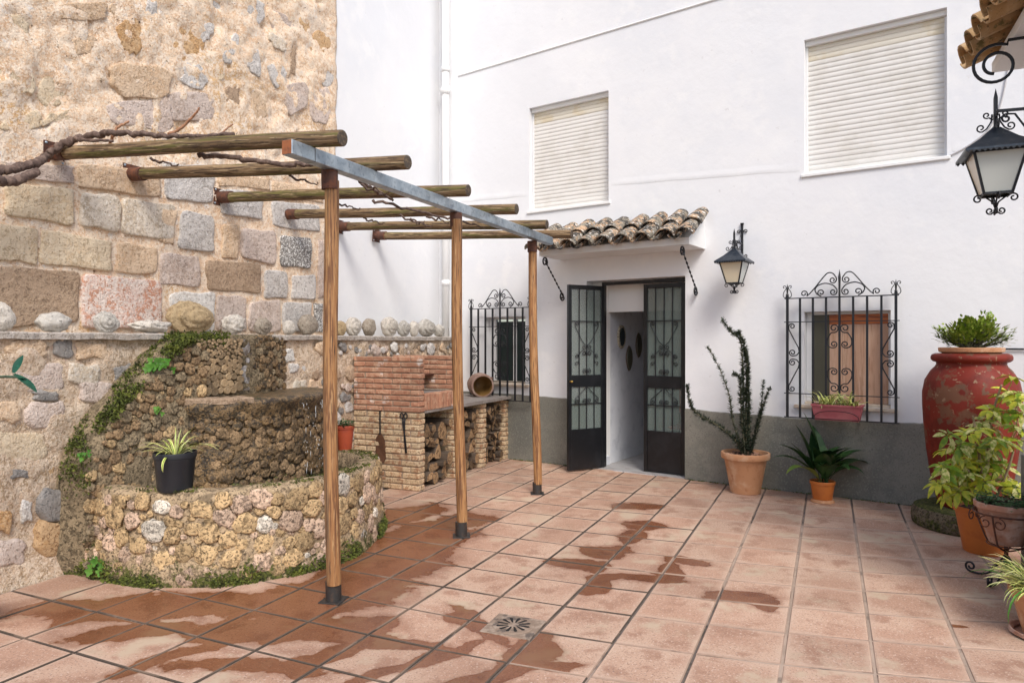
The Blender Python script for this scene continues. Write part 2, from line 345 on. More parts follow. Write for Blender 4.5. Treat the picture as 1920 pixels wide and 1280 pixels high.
W['pinkplastic'] = mat('faded_pink_plastic', (.36,.085,.10), .55, layers=[((.43,.13,.14), 6, .45, .65)])
W['blackplastic'] = mat('black_plastic', (.016,.018,.023), .42, layers=[((.028,.03,.036), 5, .45, .65)])
W['oldclay'] = mat('old_clay_jar', (.25,.155,.12), .85, layers=[((.33,.235,.19), 9, .45, .65), ((.15,.085,.065), 22, .52, .7)], bump=[(50,.4,.006)])
W['oldclayin'] = mat('glazed_inside', (.22,.125,.04), .5, layers=[((.14,.075,.02), 9, .45, .65)])
W['tinaja'] = mat('flaking_red_paint', (.195,.024,.013), .55, spec=.25, layers=[((.145,.018,.010), 5, .45, .60), ((.17,.075,.042), 4.0, .55, .60, 'noise', 10), ((.28,.165,.10), 22, .61, .64, 'noise', 10), ((.14,.07,.042), 9.5, .59, .63, 'noise', 10)], bump=[(30,.25,.006), (6,.3,.012)])
W['mill'] = mossy('mossy_millstone', (.13,.105,.07), .0, .25, .55)
W['soil'] = mat('soil', (.06,.04,.027), .95, layers=[((.13,.085,.06), 60, .5, .65)], bump=[(60,1,.015)])
W['chips'] = mat('bark_chips', (.33,.18,.12), .9, objvar=.3)
W['rooftile'] = mat('old_roof_tile', (.42,.27,.165), .92, objvar=.15, layers=[((.52,.36,.23), 7, .42, .64), ((.24,.21,.165), 9, .44, .52), ((.065,.058,.05), 11, .49, .55), ((.66,.63,.58), 30, .58, .62), ((.04,.036,.032), 50, .56, .61)], bump=[(34,.5,.008), (110,.4,.004)])
W['rooftile2'] = mat('ochre_roof_tile', (.44,.27,.12), .92, objvar=.1, layers=[((.52,.36,.2), 9, .42, .64), ((.16,.13,.05), 11, .53, .64), ((.08,.06,.04), 40, .6, .7), ((.66,.58,.46), 50, .65, .72)], bump=[(34,.5,.008)])
W['shutter'] = mat('shutter_slat', (.72,.70,.665), .6, layers=[((.66,.635,.59), 4, .45, .68)], bump=[(40,.1,.002)])
W['shutterold'] = mat('yellowed_slat', (.70,.655,.56), .6, layers=[((.66,.58,.43), 3, .46, .6)])
W['alu'] = mat('white_aluminium', (.74,.74,.74), .45)
W['sill'] = mat('cream_sill', (.62,.52,.41), .7, layers=[((.54,.42,.31), 12, .5, .7)])
W['lintelwood'] = mat('varnished_wood', (.55,.15,.03), .45, coords='O', stretch=(2,20,20), layers=[((.25,.06,.015), 1.5, .45, .65)])
W['shutterwood'] = mat('tan_board', (.58,.35,.235), .6, coords='O', stretch=(14,14,1.2), layers=[((.64,.42,.30), 1.5, .44, .6), ((.48,.27,.17), 2.4, .5, .62)])
W['darkpane'] = mat('dark_olive_pane', (.075,.07,.045), .4, spec=.5)
W['greenpane'] = mat('dark_green_shutter', (.010,.022,.022), .4)
W['doorblack'] = mat('door_black', (.006,.007,.009), .35, layers=[((.012,.013,.016), 6, .45, .65)])
W['glass'] = mat('frosted_glass', (.17,.215,.20), .2, alpha=.5, spec=.6)
W['lampglass'] = mat('amber_glass', (.70,.62,.45), .3, layers=[((.66,.60,.46), 8, .45, .65)], spec=.6)
W['lampglass2'] = mat('clear_lamp_glass', (.55,.57,.53), .22, spec=.6)
W['hall'] = mat('grey_hall_wall', (.60,.62,.67), .8, layers=[((.66,.68,.72), 1.5, .45, .62), ((.53,.55,.60), 5, .5, .64)])
W['hallfloor'] = mat('hall_floor', (.38,.37,.37), .7, layers=[((.30,.28,.27), 6, .48, .62)])
W['brass'] = mat('brass', (.6,.38,.1), .3, metal=1.0)
W['mirror'] = mat('mirror_glass', (.05,.07,.08), .08, metal=.5)
W['mirrorframe'] = mat('mirror_frame', (.38,.33,.24), .6, layers=[((.1,.09,.07), 60, .5, .6)])
W['redcloth'] = mat('red_fabric', (.42,.035,.04), .8)
W['cable'] = mat('grey_cable', (.50,.49,.50), .7)
W['crack'] = mat('grey_groove', (.36,.35,.36), .9)
def leafmat(name, c, c2, rough=.45, var=.18, scale=9):
    def setup(nt, bs, cur, src):
        bs.inputs['Subsurface Weight'].default_value = 0.0
    return mat(name, c, max(rough, .46), objvar=var, layers=[(c2, scale, .44, .58)], spec=.28)
W['aspid'] = leafmat('dark_leaf', (.018,.05,.014), (.035,.085,.022), .38)
W['aspidy'] = leafmat('yellowing_leaf', (.13,.17,.03), (.09,.14,.03), .45)
W['schef'] = leafmat('schefflera_green', (.125,.215,.012), (.25,.33,.02), .36, scale=30)
W['schefy'] = leafmat('schefflera_yellow', (.50,.47,.035), (.30,.36,.025), .38, scale=30)
W['schefp'] = leafmat('schefflera_cream', (.66,.60,.22), (.24,.32,.03), .4, scale=40)
W['jade'] = leafmat('jade_leaf', (.15,.23,.022), (.33,.40,.07), .35, scale=40)
W['spider'] = leafmat('stripe_green', (.15,.25,.03), (.25,.33,.05))
W['spidery'] = leafmat('stripe_cream', (.58,.58,.18), (.66,.64,.33))
W['spiky'] = leafmat('small_grey_leaf', (.06,.085,.055), (.13,.155,.10), .5, scale=50)
W['stem'] = mat('green_stem', (.09,.085,.05), .8, layers=[((.16,.15,.09), 30, .45, .65)])
W['woodstem'] = mat('pale_stem', (.25,.18,.09), .85, layers=[((.34,.26,.15), 20, .45, .65)])
W['bluegreen'] = leafmat('blue_green_leaf', (.010,.07,.042), (.018,.105,.06), .4, 0, 30)
W['weed'] = leafmat('weed_leaf', (.06,.17,.022), (.11,.24,.04))
W['fern'] = leafmat('small_green_leaf', (.035,.10,.03), (.07,.15,.045))

# ------------------------------------------------------------------ ground
g = MB().add([(-80,-80,-.02),(80,-80,-.02),(80,80,-.02),(-80,80,-.02)], [(0,1,2,3)]).build('ground', W['grout']); struct(g)
floor = MB().add([(-6,.4,-.010),(6,.4,-.010),(6,13,-.010),(-6,13,-.010)], [(0,1,2,3)]).build('courtyard_floor', W['grout']); struct(floor)
W['sand'] = mat('pale_joint_filler', (.34,.255,.195), .95, layers=[((.44,.33,.255), 2.2, .46, .6), ((.20,.15,.115), 5, .54, .64)], bump=[(80,.6,.008)])
MB().add([(.3,1.0,-.004),(4.5,1.0,-.004),(5.5,5.9,-.004),(1.8,5.9,-.004)], [(0,1,2,3)]).build('joint_filler', W['sand'], floor)
def row_off(d): return .05 * max(0.0, d - 3.0) ** 2
COLS = [.78 + .40*i for i in range(-3, 17)]            # joints run into depth, one every 40 cm
GAP_U, GAP_D = .010, .012
drain_rect = (-.03, .235, 3.28, 3.58)
tile_mesh = {}
W['edge_dark'] = mat('dirty_tile_edge', (.085,.062,.046), .95, layers=[((.20,.14,.10), 2.5, .48, .6)])
W['edge_pale'] = mat('dusty_tile_edge', (.36,.25,.185), .95, layers=[((.22,.15,.11), 3, .52, .62)])
def tile_me(ci, var):
    """one paving slab of a column, bevelled, corners in the slab's own frame"""
    key = (ci, var)
    edge = W['edge_pale'] if var >= 2 else W['edge_dark']
    if key in tile_mesh: return tile_mesh[key]
    d0, d1 = COLS[ci] + GAP_D/2, COLS[ci] + .40 - GAP_D/2
    dc = COLS[ci] + .20; o0, o1, oc = row_off(d0), row_off(d1), row_off(dc)
    hu = .195 - GAP_U/2
    rr = random.Random(ci*7+var)
    def ring(ins, z):
        out = []
        for (a, b) in ((-1,0),(1,0),(1,1),(-1,1)):
            d = (d0+ins, d1-ins)[b]; o = o0 + (o1-o0)*((d-d0)/(d1-d0))
            out.append((a*(hu-ins) + o - oc, -(d - dc), z + rr.uniform(-.0012,.0012)))
        return out
    vs_ = ring(0,-.03) + ring(0,-.0045) + ring(.005,-.0006) + ring(.012, 0)
    fs = [(k*4+i, k*4+(i+1)%4, (k+1)*4+(i+1)%4, (k+1)*4+i) for k in range(3) for i in range(4)] + [(12,13,14,15)]
    me = bpy.data.meshes.new('tile'); me.from_pydata(vs_, [], fs); me.materials.append(W['tile']); me.materials.append(edge)
    me.polygons.foreach_set('material_index', [1]*8 + [0]*5)
    bm = bmesh.new(); bm.from_mesh(me); bmesh.ops.recalc_face_normals(bm, faces=bm.faces); bm.to_mesh(me); bm.free()
    tile_mesh[key] = me; return me
def cam_px(p):
    return (960 + 1300*p.x/p.y, 640 - 1300*(p.z-1.54)/p.y) if p.y > .3 else None
cand = []
for ci in range(len(COLS)):
    dc = COLS[ci] + .20
    for k in range(-8, 16):
        uc = .08 + .39*k + .195 + row_off(dc)
        p = L(uc, dc)
        if dc < .3 or p.y < 1.9: continue
        if (p - HOUSE_O).dot(V(-.568,-.823,0)) < -.15: continue
        if dc < .75 and -.2 < uc < 5.2: continue
        px = cam_px(p)
        if px is None or not (-330 < px[0] < 2200) or px[1] > 1480: continue
        if -.1 < uc < 1.7 and .3 < dc < 1.35: continue        # under the basin
        if 2.95 < uc < 5 and dc < .95: continue               # under the barbecue
        if (p - V(3.33,4.53,0)).dot(V(.909,-.416,0)) > .2 and (p - V(3.33,4.53,0)).dot(V(.416,.909,0)) < 0: continue
        cand.append((p.y, ci, uc, dc))
cand.sort()
for i, (_, ci, uc, dc) in enumerate(cand[:340]):
    if abs(uc - .10) < .3 and abs(dc - 3.43) < .3:
        pass
    p = L(uc, dc, 0); pale = p.x > .25 + .45*max(0, p.y-3.2) + R.uniform(-.35,.35)
    o = link('tile', tile_me(ci, R.randrange(2) + (2 if pale else 0)), floor)
    o.matrix_basis = Matrix.Translation(p + V(0,0,R.uniform(-.0015,.0012))) @ Matrix.Rotation(LEFT_RZ, 4, 'Z') @ Matrix.Rotation(R.uniform(-.004,.004), 4, 'X') @ Matrix.Rotation(R.uniform(-.004,.004), 4, 'Y')

# drain set in a square of cement between the tiles
W['drain'] = mat('cast_drain', (.25,.18,.13), .8, layers=[((.36,.275,.21), 14, .45, .6), ((.13,.10,.08), 9, .52, .62)], bump=[(80,.4,.004)])
dr = thing('floor_drain', 'square stone floor drain with a round flower-shaped slotted grate sunk in the paving', 'drain', L(.105, 3.43, 0), LEFT_RZ + .04)
m = MB(); m.box(-.132,.132,-.142,.142,-.02,.0035,.003); m.build('drain_frame', W['drain'], dr)
m = MB(); m.lathe([(.0,.008),(.105,.008),(.112,.0065),(.114,.003)], 32); m.build('grate', W['drain'], dr, True)
W['slot'] = mat('drain_slot', (.012,.010,.009), .9)
for k in range(12):
    a = 2*PI*k/12; c, s_ = math.cos(a), math.sin(a)
    r0, r1, w0, w1 = .030, .095, .004, .010
    pts = [(r0, -w0), (r1-.008, -w1), (r1, 0), (r1-.008, w1), (r0, w0)]
    MB().add([(x*c - y*s_, x*s_ + y*c, .0092) for x, y in pts], [(0,1,2,3,4)]).build('slot', W['slot'], dr)

# ------------------------------------------------------------------ the white house
house = thing('house', 'white two-storey house wall with roller shutters, barred windows and grey plinth', 'house', HOUSE_O, HOUSE_RZ)
def holed_wall(x0, x1, z0, z1, holes, y=0.0):
    """front face with rectangular openings and their reveals (depth per opening)"""
    xs = sorted({x0, x1, *[h[0] for h in holes], *[h[1] for h in holes]}); zs = sorted({z0, z1, *[h[2] for h in holes], *[h[3] for h in holes]})
    m = MB()
    for i in range(len(xs)-1):
        for j in range(len(zs)-1):
            cx, cz = (xs[i]+xs[i+1])/2, (zs[j]+zs[j+1])/2
            if any(h[0] < cx < h[1] and h[2] < cz < h[3] for h in holes): continue
            m.add([(xs[i],y,zs[j]),(xs[i+1],y,zs[j]),(xs[i+1],y,zs[j+1]),(xs[i],y,zs[j+1])], [(0,1,2,3)])
    for a, b, c, d, dp in holes:
        m.add([(a,y,c),(b,y,c),(b,y,d),(a,y,d),(a,y+dp,c),(b,y+dp,c),(b,y+dp,d),(a,y+dp,d)], [(0,4,5,1),(1,5,6,2),(2,6,7,3),(3,7,4,0)])
    return m
WR = (3.61, 4.84, 3.225, 4.60); WL_ = (.27, 1.405, 3.205, 4.545)
GR = (3.61, 4.386, .90, 1.84); GL = (-.437, .21, .985, 1.865); DO = (1.108, 2.357, 0.0, 2.275)
m = holed_wall(-1.26, 7.2, 0, 7.4, [WR+(.14,), WL_+(.14,), GR+(.16,), GL+(.16,), DO+(.16,)])
m.build('wall', W['white'], house)
m = MB(); m.box(-3.0,-1.26,.0,.2,0,7.4); m.box(-1.3,7.2,1.0+2.6,3.8,0,7.4); m.box(-1.3,7.2,-.02,3.6,7.4,7.6); m.build('back_wall', W['white'], house)
# side wall of the house, in the plane of the old stone wall
mi = MH.inverted()
sw = MB(); pts = []
for u in (2.80, 5.6):
    for z in (0, 7.4): pts.append(mi @ L(u, -.035, z))
for u in (2.80, 5.6):
    for z in (0, 7.4): pts.append(mi @ L(u, -.4, z))
sw.add(pts, [(0,2,3,1),(4,5,7,6),(1,3,7,5),(0,1,5,4),(2,6,7,3)])
sw.build('side_wall', W['white'], house, fix=True)
# rough cement plinth with an uneven top edge
def plinth(x0, x1, tops, parent, mt, thick=.014):
    n = max(4, int((x1-x0)/.05)); m = MB(); vs_ = []
    for i in range(n+1):
        x = x0 + (x1-x0)*i/n
        for j in range(len(tops)-1):
            if tops[j][0] <= x <= tops[j+1][0] or j == len(tops)-2:
                t = (x-tops[j][0])/(tops[j+1][0]-tops[j][0]); h = tops[j][1] + (tops[j+1][1]-tops[j][1])*min(1, max(0, t))
                if x <= tops[j+1][0]: break
        h += .011*noise.noise(V(x*5, 1.3, 0)) + .006*noise.noise(V(x*23, 4, 0))
        vs_ += [(x,-thick,-.02),(x,-thick,h-.008),(x,-.001,h)]
    fs = []
    for i in range(n):
        a = i*3; b = a+3; fs += [(a,b,b+1,a+1),(a+1,b+1,b+2,a+2)]
    e0, e1 = len(vs_), None
    vs_ += [(x0,-.001,-.02),(x1,-.001,-.02)]
    fs += [(e0,0,1,2),(e0+1,n*3+2,n*3+1,n*3)]
    return m.add(vs_, fs).build('plinth', mt, parent)
plinth(-1.2, 1.108, [(-1.2,.86),(.37,.845),(1.2,.82)], house, W['cement'])
plinth(2.357, 7.2, [(2.3,.795),(3.46,.755),(4.5,.775),(7.2,.78)], house, W['cement'])
def sub_box(name, mt, parent, *a, c=.0): 
    m = MB(); m.box(*a, c); return m.build(name, mt, parent)
# roller shutter windows
def shutter_window(r, n):
    a, b, c, d = r
    w = part('window', house, ((a+b)/2, .0, c))
    hw = (b-a)/2; h = d-c
    sub_box('guide_rail', W['alu'], w, -hw+.001, -hw+.022, .075, .115, 0.012, h-.05, c=.003)
    sub_box('guide_rail', W['alu'], w, hw-.022, hw-.001, .075, .115, 0.012, h-.05, c=.003)
    sub_box('lintel_box', W['lime'], w, -hw+.001, hw-.001, .05, .135, h-.05, h-.001, c=.003)
    sub_box('sill', W['lime'], w, -hw-.03, hw+.03, -.022, .13, -.022, .012, c=.006)
    sub_box('backing', W['shutterold'], w, -hw+.001, hw-.001, .128, .136, .001, h-.001)
    sh = (h-.06)/n; prof = [(.0,0),(-.004,.12),(-.0052,.45),(-.0045,.8),(.0005,.965),(.002,1)]
    vs_ = [(sx*(hw-.0225), .095+y, z*sh) for sx in (-1,1) for y, z in prof] ; k = len(prof)
    me = bpy.data.meshes.new('slat'); me.from_pydata(vs_, [], [(i, k+i, k+i+1, i+1) for i in range(k-1)]); me.materials.append(W['shutter'])
    me.polygons.foreach_set('use_smooth', [True]*len(me.polygons))
    me2 = me.copy(); me2.materials[0] = W['shutterold']
    for i in range(n):
        o = link('slat', me2 if i > n-4 else me, w, (0, R.uniform(-.001,.001), .0125 + i*sh))
shutter_window(WR, 26); shutter_window(WL_, 26)
# low windows
def grille(parent, x0, width, z0, name='window_grille'):
    """wrought-iron grille: bars, rails, scrolls and crown; stands 9 cm off the wall"""
    gp = part(name, parent, (x0, -.10, z0)); ir = W['iron']; hgt = 1.2; n = 9; st = width/(n-1)
    bm_ = {}
    for i in range(n):
        outer = i in (0, n-1); r = .0165 if outer else .0135
        pts = [(0,0,0),(0,0,hgt + (.20 if outer else 0))]
        if i == 4: pts = [(0,0,0),(0,0,hgt+.17),(0,0,hgt+.26)]
        mm = MB()
        if outer: mm.tube([(0,0,0),(0,0,hgt+.03)], r, 4, sq=True); mm.tube([(0,0,hgt+.02),(0,0,hgt+.035),(0,0,hgt+.05),(0,0,hgt+.09),(0,0,hgt+.145)], [.008,.016,.008,.011,.001], 6)
        elif i == 4: mm.tube([(0,0,0),(0,0,hgt)], .0135, 4, sq=True); mm.tube([(0,0,hgt),(0,0,hgt+.13),(0,0,hgt+.19),(0,0,hgt+.265)], [.010,.011,.014,.001], 6)
        else: mm.tube([(0,0,0),(0,0,hgt)], r, 4, sq=True)
        mm.build('bar', ir, gp, loc=(i*st, 0, 0))
    for z, e, t in ((0,.03,.008),(.24,.03,.006),(.96,.03,.006),(hgt,.025,.008)):
        m = MB(); m.box(-e, width+e, -.012, .012, z-t, z+t*.0+.002); m.build('rail', ir, gp)
    for x in (0, width):
        for z in (.24, .96):
            m = MB(); m.tube([(x,0,z),(x,.0985,z)], .006, 5); m.build('wall_anchor', ir, gp)
    def sc(pts2, r=.0062, nm='scroll'):
        m = MB(); m.tube([(x, -.004, z) for x, z in pts2], r, 5); m.build(nm, ir, gp, True)
    def spi(cx, cz, r, a0, turns, n=18):
        out = []
        for i in range(n+1):
            t = i/n; a = a0 + turns*2*PI*t; q = r*(1-.72*t); out.append((cx+q*math.cos(a), cz+q*math.sin(a)))
        return out
    def smooth2(P, n=5): return [(p.x, p.y) for p in catmull([V(x,y) for x,y in P], n)]
    for mirror in (0, 1):
        fx = (lambda x: width - x) if mirror else (lambda x: x)
        for zf in (lambda z: z, lambda z: 1.2 - z):
            # zig-zag side scrolls
            a = spi(.045, .915, .030, PI, -1.25); b = spi(.050, .650, .034, -PI*.5, -1.3)
            path = a[::-1] + [(.014,.885),(.060,.79),(.106,.70)] + smooth2([(.108,.690),(.112,.655),(.088,.622)],4) + b
            sc([(fx(x), zf(z)) for x, z in path])
            # lyre scrolls either side of the middle bar
            c0 = width/2
            a = spi(.068, .895, .048, PI*.5, .0+1.35 if False else -1.35)
            path = spi(.072,.893,.046,-PI*.6,1.35)[::-1] + smooth2([(.045,.845),(.018,.80),(.010,.765)],4) + smooth2([(.012,.735),(.03,.71),(.055,.700)],4) + spi(.070,.735,.034,-PI*.5,1.3)
            sc([((c0 + x if not mirror else c0 - x), zf(z)) for x, z in [(.121-x, z) for x, z in path]])
        # crown
        c0 = width/2; f2 = (lambda x: c0 + x) if mirror else (lambda x: c0 - x)
        path = spi(.325, 1.235, .036, -PI*.25, -1.3)[::-1] if False else spi(.325,1.240,.034,-PI*.75,-1.25)[::-1]
        path = path + smooth2([(.275,1.235),(.215,1.305),(.15,1.39),(.105,1.435),(.06,1.43),(.028,1.385)],5) + spi(.060,1.365,.034,PI*.95,1.25)
        sc([(f2(x), z) for x, z in path])
        path = spi(.165,1.245,.036,-PI*.5,1.25)[::-1] + smooth2([(.205,1.232),(.222,1.275),(.195,1.315),(.13,1.335),(.06,1.315),(.022,1.27)],5) + spi(.055,1.248,.034,PI*.95,1.25)
        sc([(f2(x), z) for x, z in path])
        # hearts on the corner finials
        x0_ = width if mirror else 0
        for sg in (-1, 1):
            path = [(.006,1.225),(.022,1.205),(.040,1.225),(.034,1.262),(.012,1.300),(.020,1.325),(.038,1.322),(.036,1.305),(.028,1.308)]
            sc([(x0_ + sg*x, z) for x, z in smooth2(path, 4)], .004)
    return gp
def low_window(r, kind):
    a, b, c, d = r; w = part('window', house, (a, 0, c)); ww, hh = b-a, d-c
    sub_box('sill', W['sill'], w, -.09, ww+.06, -.055, .15, -.032, -.001, c=.005)
    sub_box('sill_tile', W['sill'], w, .001, ww-.001, .02, .155, 0, .028, c=.003)
    for q in ((.001,.055,.1,.155,.0285,hh-.03),(ww-.03,ww-.001,.1,.155,.0285,hh-.03),(.001,ww-.001,.1,.155,hh-.0295,hh-.001)):
        sub_box('frame', W['alu'], w, *q, c=.004)
    if kind == 'wood':
        sub_box('pane', W['darkpane'], w, .0555, .215, .125, .13, .029, hh-.03)
        m = MB(); m.box(.0, ww-.25, .0, .03, 0, .10, .004); m.build('wood_header', W['lintelwood'], w, loc=(.2155,.112,hh-.13))
        for k, (x0, x1) in enumerate(((.216,.335),(.337,.45),(.452,ww-.0305))):
            m = MB(); m.box(x0-x0, x1-x0, 0, .018, 0, hh-.16, .003); m.build('shutter_board', W['shutterwood'], w, loc=(x0,.12,.029))
    else:
        sub_box('mullion', W['alu'], w, .385, .435, .1, .15, .0285, hh-.03, c=.004)
        sub_box('frame', W['alu'], w, .0555, .11, .09, .15, .0285, hh-.03, c=.004)
        sub_box('shutter_leaf', W['greenpane'], w, .111, .3845, .12, .135, .029, hh-.06)
        sub_box('shutter_leaf', W['greenpane'], w, .4355, ww-.031, .12, .135, .029, hh-.06)
low_window(GR, 'wood'); low_window(GL, 'green')
grille(house, 3.47, .97, .778); grille(house, -.60, .955, .778)

# doorway: recess, hall behind, two iron and glass leaves
hall = part('hall', house)
m = MB(); m.box(1.0,1.248,.162,.36,0,2.6); m.box(2.37,2.9,.162,.30,0,2.6); m.box(1.248,2.37,.30,.36,1.905,2.6); m.box(1.248,2.37,.162,.2995,2.2765,2.6); m.build('inner_wall', W['lime'], hall)
m = MB(); m.box(.9,1.2475,.3615,3.4,0,2.6); m.build('hall_wall', W['hall'], hall)
m = MB(); m.box(2.9,3.0,.3,3.4,0,2.6); m.box(.9,3.0,3.4,3.5,0,2.6); m.build('far_wall', W['lime'], hall)
m = MB(); m.box(.9,3.0,.16,3.5,2.6,2.7); m.build('hall_ceiling', W['lime'], hall)
m = MB(); m.box(1.11,2.355,.01,3.5,-.05,.012); m.build('threshold', W['hallfloor'], hall)
m = MB(); m.box(1.249,1.275,.168,.2995,.013,.12,.003); m.build('skirting', W['hall'], hall)
frame = part('door_frame', house)
sub_box('jamb', W['doorblack'], frame, 1.262, 1.30, .10, .155, .013, 2.222, c=.004)
sub_box('jamb', W['doorblack'], frame, 2.318, 2.355, .10, .155, .013, 2.222, c=.004)
sub_box('head', W['doorblack'], frame, 1.262, 2.355, .10, .155, 2.2225, 2.262, c=.004)
def door_leaf(x, y, ang, wd, handle):
    """hinged at the local origin, reaching along +x"""
    lf = part('door_leaf', house, (x, y, .02), ang); bl = W['doorblack']; H_ = 2.19
    for n_, q in (('stile',(0,.045,-.02,.02,0,H_)),('stile',(wd-.045,wd,-.02,.02,0,H_)),('top_rail',(.0455,wd-.0455,-.02,.02,H_-.05,H_-.0005)),('lock_rail',(.0455,wd-.0455,-.018,.018,.98,1.12)),('kick_panel',(.0455,wd-.0455,-.014,.014,.0,.48))):
        sub_box(n_, bl, lf, *q, c=.003)
    for z0, z1 in ((.4805,.9795),(1.1205,H_-.051)): sub_box('glass', W['glass'], lf, .0455, wd-.0455, .0, .005, z0, z1)
    ir = W['iron']; iw = wd-.09; n = 4
    for i in range(1, n):
        xx = .045 + iw*i/n
        for z0, z1 in ((.48,.98),(1.12,H_-.05)):
            m = MB(); tw = (i == 2)
            if tw:
                k = 26; m.tube([(xx,-.014,z0+(z1-z0)*j/k) for j in range(k+1)], [.0075 if j % 2 else .0055 for j in range(k+1)], 5)
            else: m.tube([(xx,-.014,z0),(xx,-.014,z1)], .0068, 4, sq=True)
            m.build('bar', ir, lf)
    for z in (.78, 1.76):
        m = MB(); m.box(.0455, wd-.0455, -.020, -.008, z-.005, z+.005); m.build('rail', ir, lf)
    def sc(pts2):
        m = MB(); m.tube([(px_, -.016, z) for px_, z in pts2], .0046, 5); m.build('scroll', ir, lf, True)
    def spi(cx, cz, r, a0, turns, n=16):
        return [(cx+r*(1-.72*i/n)*math.cos(a0+turns*2*PI*i/n), cz+r*(1-.72*i/n)*math.sin(a0+turns*2*PI*i/n)) for i in range(n+1)]
    c0 = wd/2; q = iw/4
    for sg in (-1, 1):
        f = lambda P: [(c0 + sg*x, z) for x, z in P]
        sc(f(spi(q+.035,1.725,.028,0 if False else PI*.1,1.2)[::-1] + [(q+.06,1.70),(q*.6,1.52),(.012,1.475)] + spi(.040,1.455,.030,PI*.8,1.2)))
        sc(f(spi(.040,1.372,.030,-PI*.8,-1.2)[::-1] + [(.02,1.40),(q*.5,1.42),(q*.9,1.39)] + [(q+.01,1.34)] ))
        sc(f(spi(q+.04,1.345,.026,PI*.5,1.2)[::-1] + [(q+.01,1.365),(q+.004,1.31),(q+.012,1.26)] + spi(q+.04,1.255,.026,PI*.9,-1.0)))
        sc(f(spi(.035,1.165,.026,PI*.5,-1.2)[::-1] + [(.012,1.19),(.006,1.14)]))
        sc(f(spi(q+.035,.815,.026,-PI*.1,-1.2)[::-1] + [(q+.06,.84),(q*.55,.93),(.012,.975)]))
        sc(f(spi(.035,.815,.026,PI*.9,-1.2)[::-1] + [(.008,.80),(.004,.785)]))
    if handle:
        m = MB(); m.tube([(wd-.02,-.02,1.05),(wd-.02,-.05,1.05)], .011, 10); m.lathe([(0.0,-.012),(.014,-.010),(.019,0),(.014,.010),(0,.012)], 12, wd-.02, -.055, 1.05); m.build('handle', W['brass'], lf, True)
    return lf
lf1 = door_leaf(1.302, .075, math.radians(-116), .525, True); lf1.scale = (1, -1, 1)
lf2 = door_leaf(2.316, .118, math.radians(180), .505, False); lf2.scale = (1, -1, 1)

# tiled hood over the door
def half_tile(r0, r1, ln, th=.013, n=8):
    """barrel tile: half-round shell along +x (narrow end at x=0), hollow side down"""
    m = MB(); vs_ = []
    for x, r in ((0, r0), (ln*.5, (r0+r1)/2), (ln, r1)):
        for rr in (r, r-th):
            for k in range(n+1):
                a = PI*k/n; vs_.append((x, rr*math.cos(a), rr*math.sin(a)*.82 - (0 if rr == r else .0)))
    k1 = n+1; fs = []
    for i in range(2):
        for w in (0, 1):
            b = i*2*k1 + w*k1
            for k in range(n): fs.append((b+k, b+k+1, b+2*k1+k+1, b+2*k1+k))
        b = i*2*k1; fs += [(b, b+k1, b+3*k1, b+2*k1), (b+n, b+2*k1+n, b+3*k1+n, b+k1+n)]
    for b in (0, 4*k1):
        for k in range(n): fs.append((b+k, b+k+1, b+k1+k+1, b+k1+k))
    m.add(vs_, fs); return m
def tile_meshes(mt, num, seed, r0=.078, r1=.106, ln=.37):
    out = []
    for i in range(num):
        rr = random.Random(seed+i); m = half_tile(r0*rr.uniform(.95,1.06), r1*rr.uniform(.95,1.06), ln*rr.uniform(.96,1.04))
        m.v = [(x, y + .008*noise.noise(V(x*9+i*5,y*9,z*9)), z + .010*noise.noise(V(x*8+i*3,y*8,7+z*9))) for x, y, z in m.v]
        me = bpy.data.meshes.new('roof_tile'); me.from_pydata(m.v, [], m.f); me.materials.append(mt)
        bm = bmesh.new(); bm.from_mesh(me); bmesh.ops.recalc_face_normals(bm, faces=bm.faces); bm.to_mesh(me); bm.free()
        me.polygons.foreach_set('use_smooth', [True]*len(me.polygons)); me.set_sharp_from_angle(angle=math.radians(50))
        out.append(me)
    return out
def tiled_hood(parent, x0, x1, dep, zb, lip, rise, mt, seed, name='door_hood', drop=.11, ncol=None, courses=2):
    """x along the wall, -y out; slab wedge plus channel and cover tiles"""
    hd = part(name, parent)
    m = MB(); m.add([(x0,-.001,zb),(x1,-.001,zb),(x1,-dep,zb),(x0,-dep,zb),(x0,-.001,zb+rise),(x1,-.001,zb+rise),(x1,-dep,zb+lip),(x0,-dep,zb+lip)],
                    [(0,1,2,3),(4,7,6,5),(2,6,7,3),(1,5,6,2),(0,3,7,4)]); m.build('slab', W['lime'], hd, fix=True)
    sl = math.atan2(rise-lip, dep); tm = tile_meshes(mt, 6, seed)
    nc = ncol or round((x1-x0)/.233); st = (x1-x0)/nc
    full = math.hypot(dep, rise-lip); out = V(0, -math.cos(sl), -math.sin(sl)); up = V(0, -math.sin(sl), math.cos(sl))
    top = V(0, -.0, zb+rise)
    for i in range(nc*2+1):
        chan = (i % 2 == 1); xx = x0 + st*i/2
        for c in range(courses):
            far = full + drop - (0 if chan else .0) - c*.27          # distance of the wide end from the wall
            p = V(xx + R.uniform(-.008,.008), 0, 0) + top + out*(far-.35) + up*(.088 if chan else .070)
            p += up*(.02*c + R.uniform(-.006,.008))
            xa = out if not chan else -out
            za = up if not chan else -up
            if chan: p = p + out*.35
            ya = za.cross(xa)
            rot = Matrix((xa, ya, za)).transposed().to_4x4()
            o = link('roof_tile', R.choice(tm), hd)
            o.matrix_basis = Matrix.Translation(p) @ rot @ Matrix.Rotation(R.uniform(-.05,.05), 4, 'Z') @ Matrix.Rotation(R.uniform(-.04,.04), 4, 'X')
    return hd
hood = tiled_hood(house, .74, 2.585, .50, 2.555, .07, .34, W['rooftile'], 11)
m = MB(); m.box(.72,2.585,-.03,-.001,2.87,2.93,.012); m.build('mortar_fillet', W['lime'], hood)
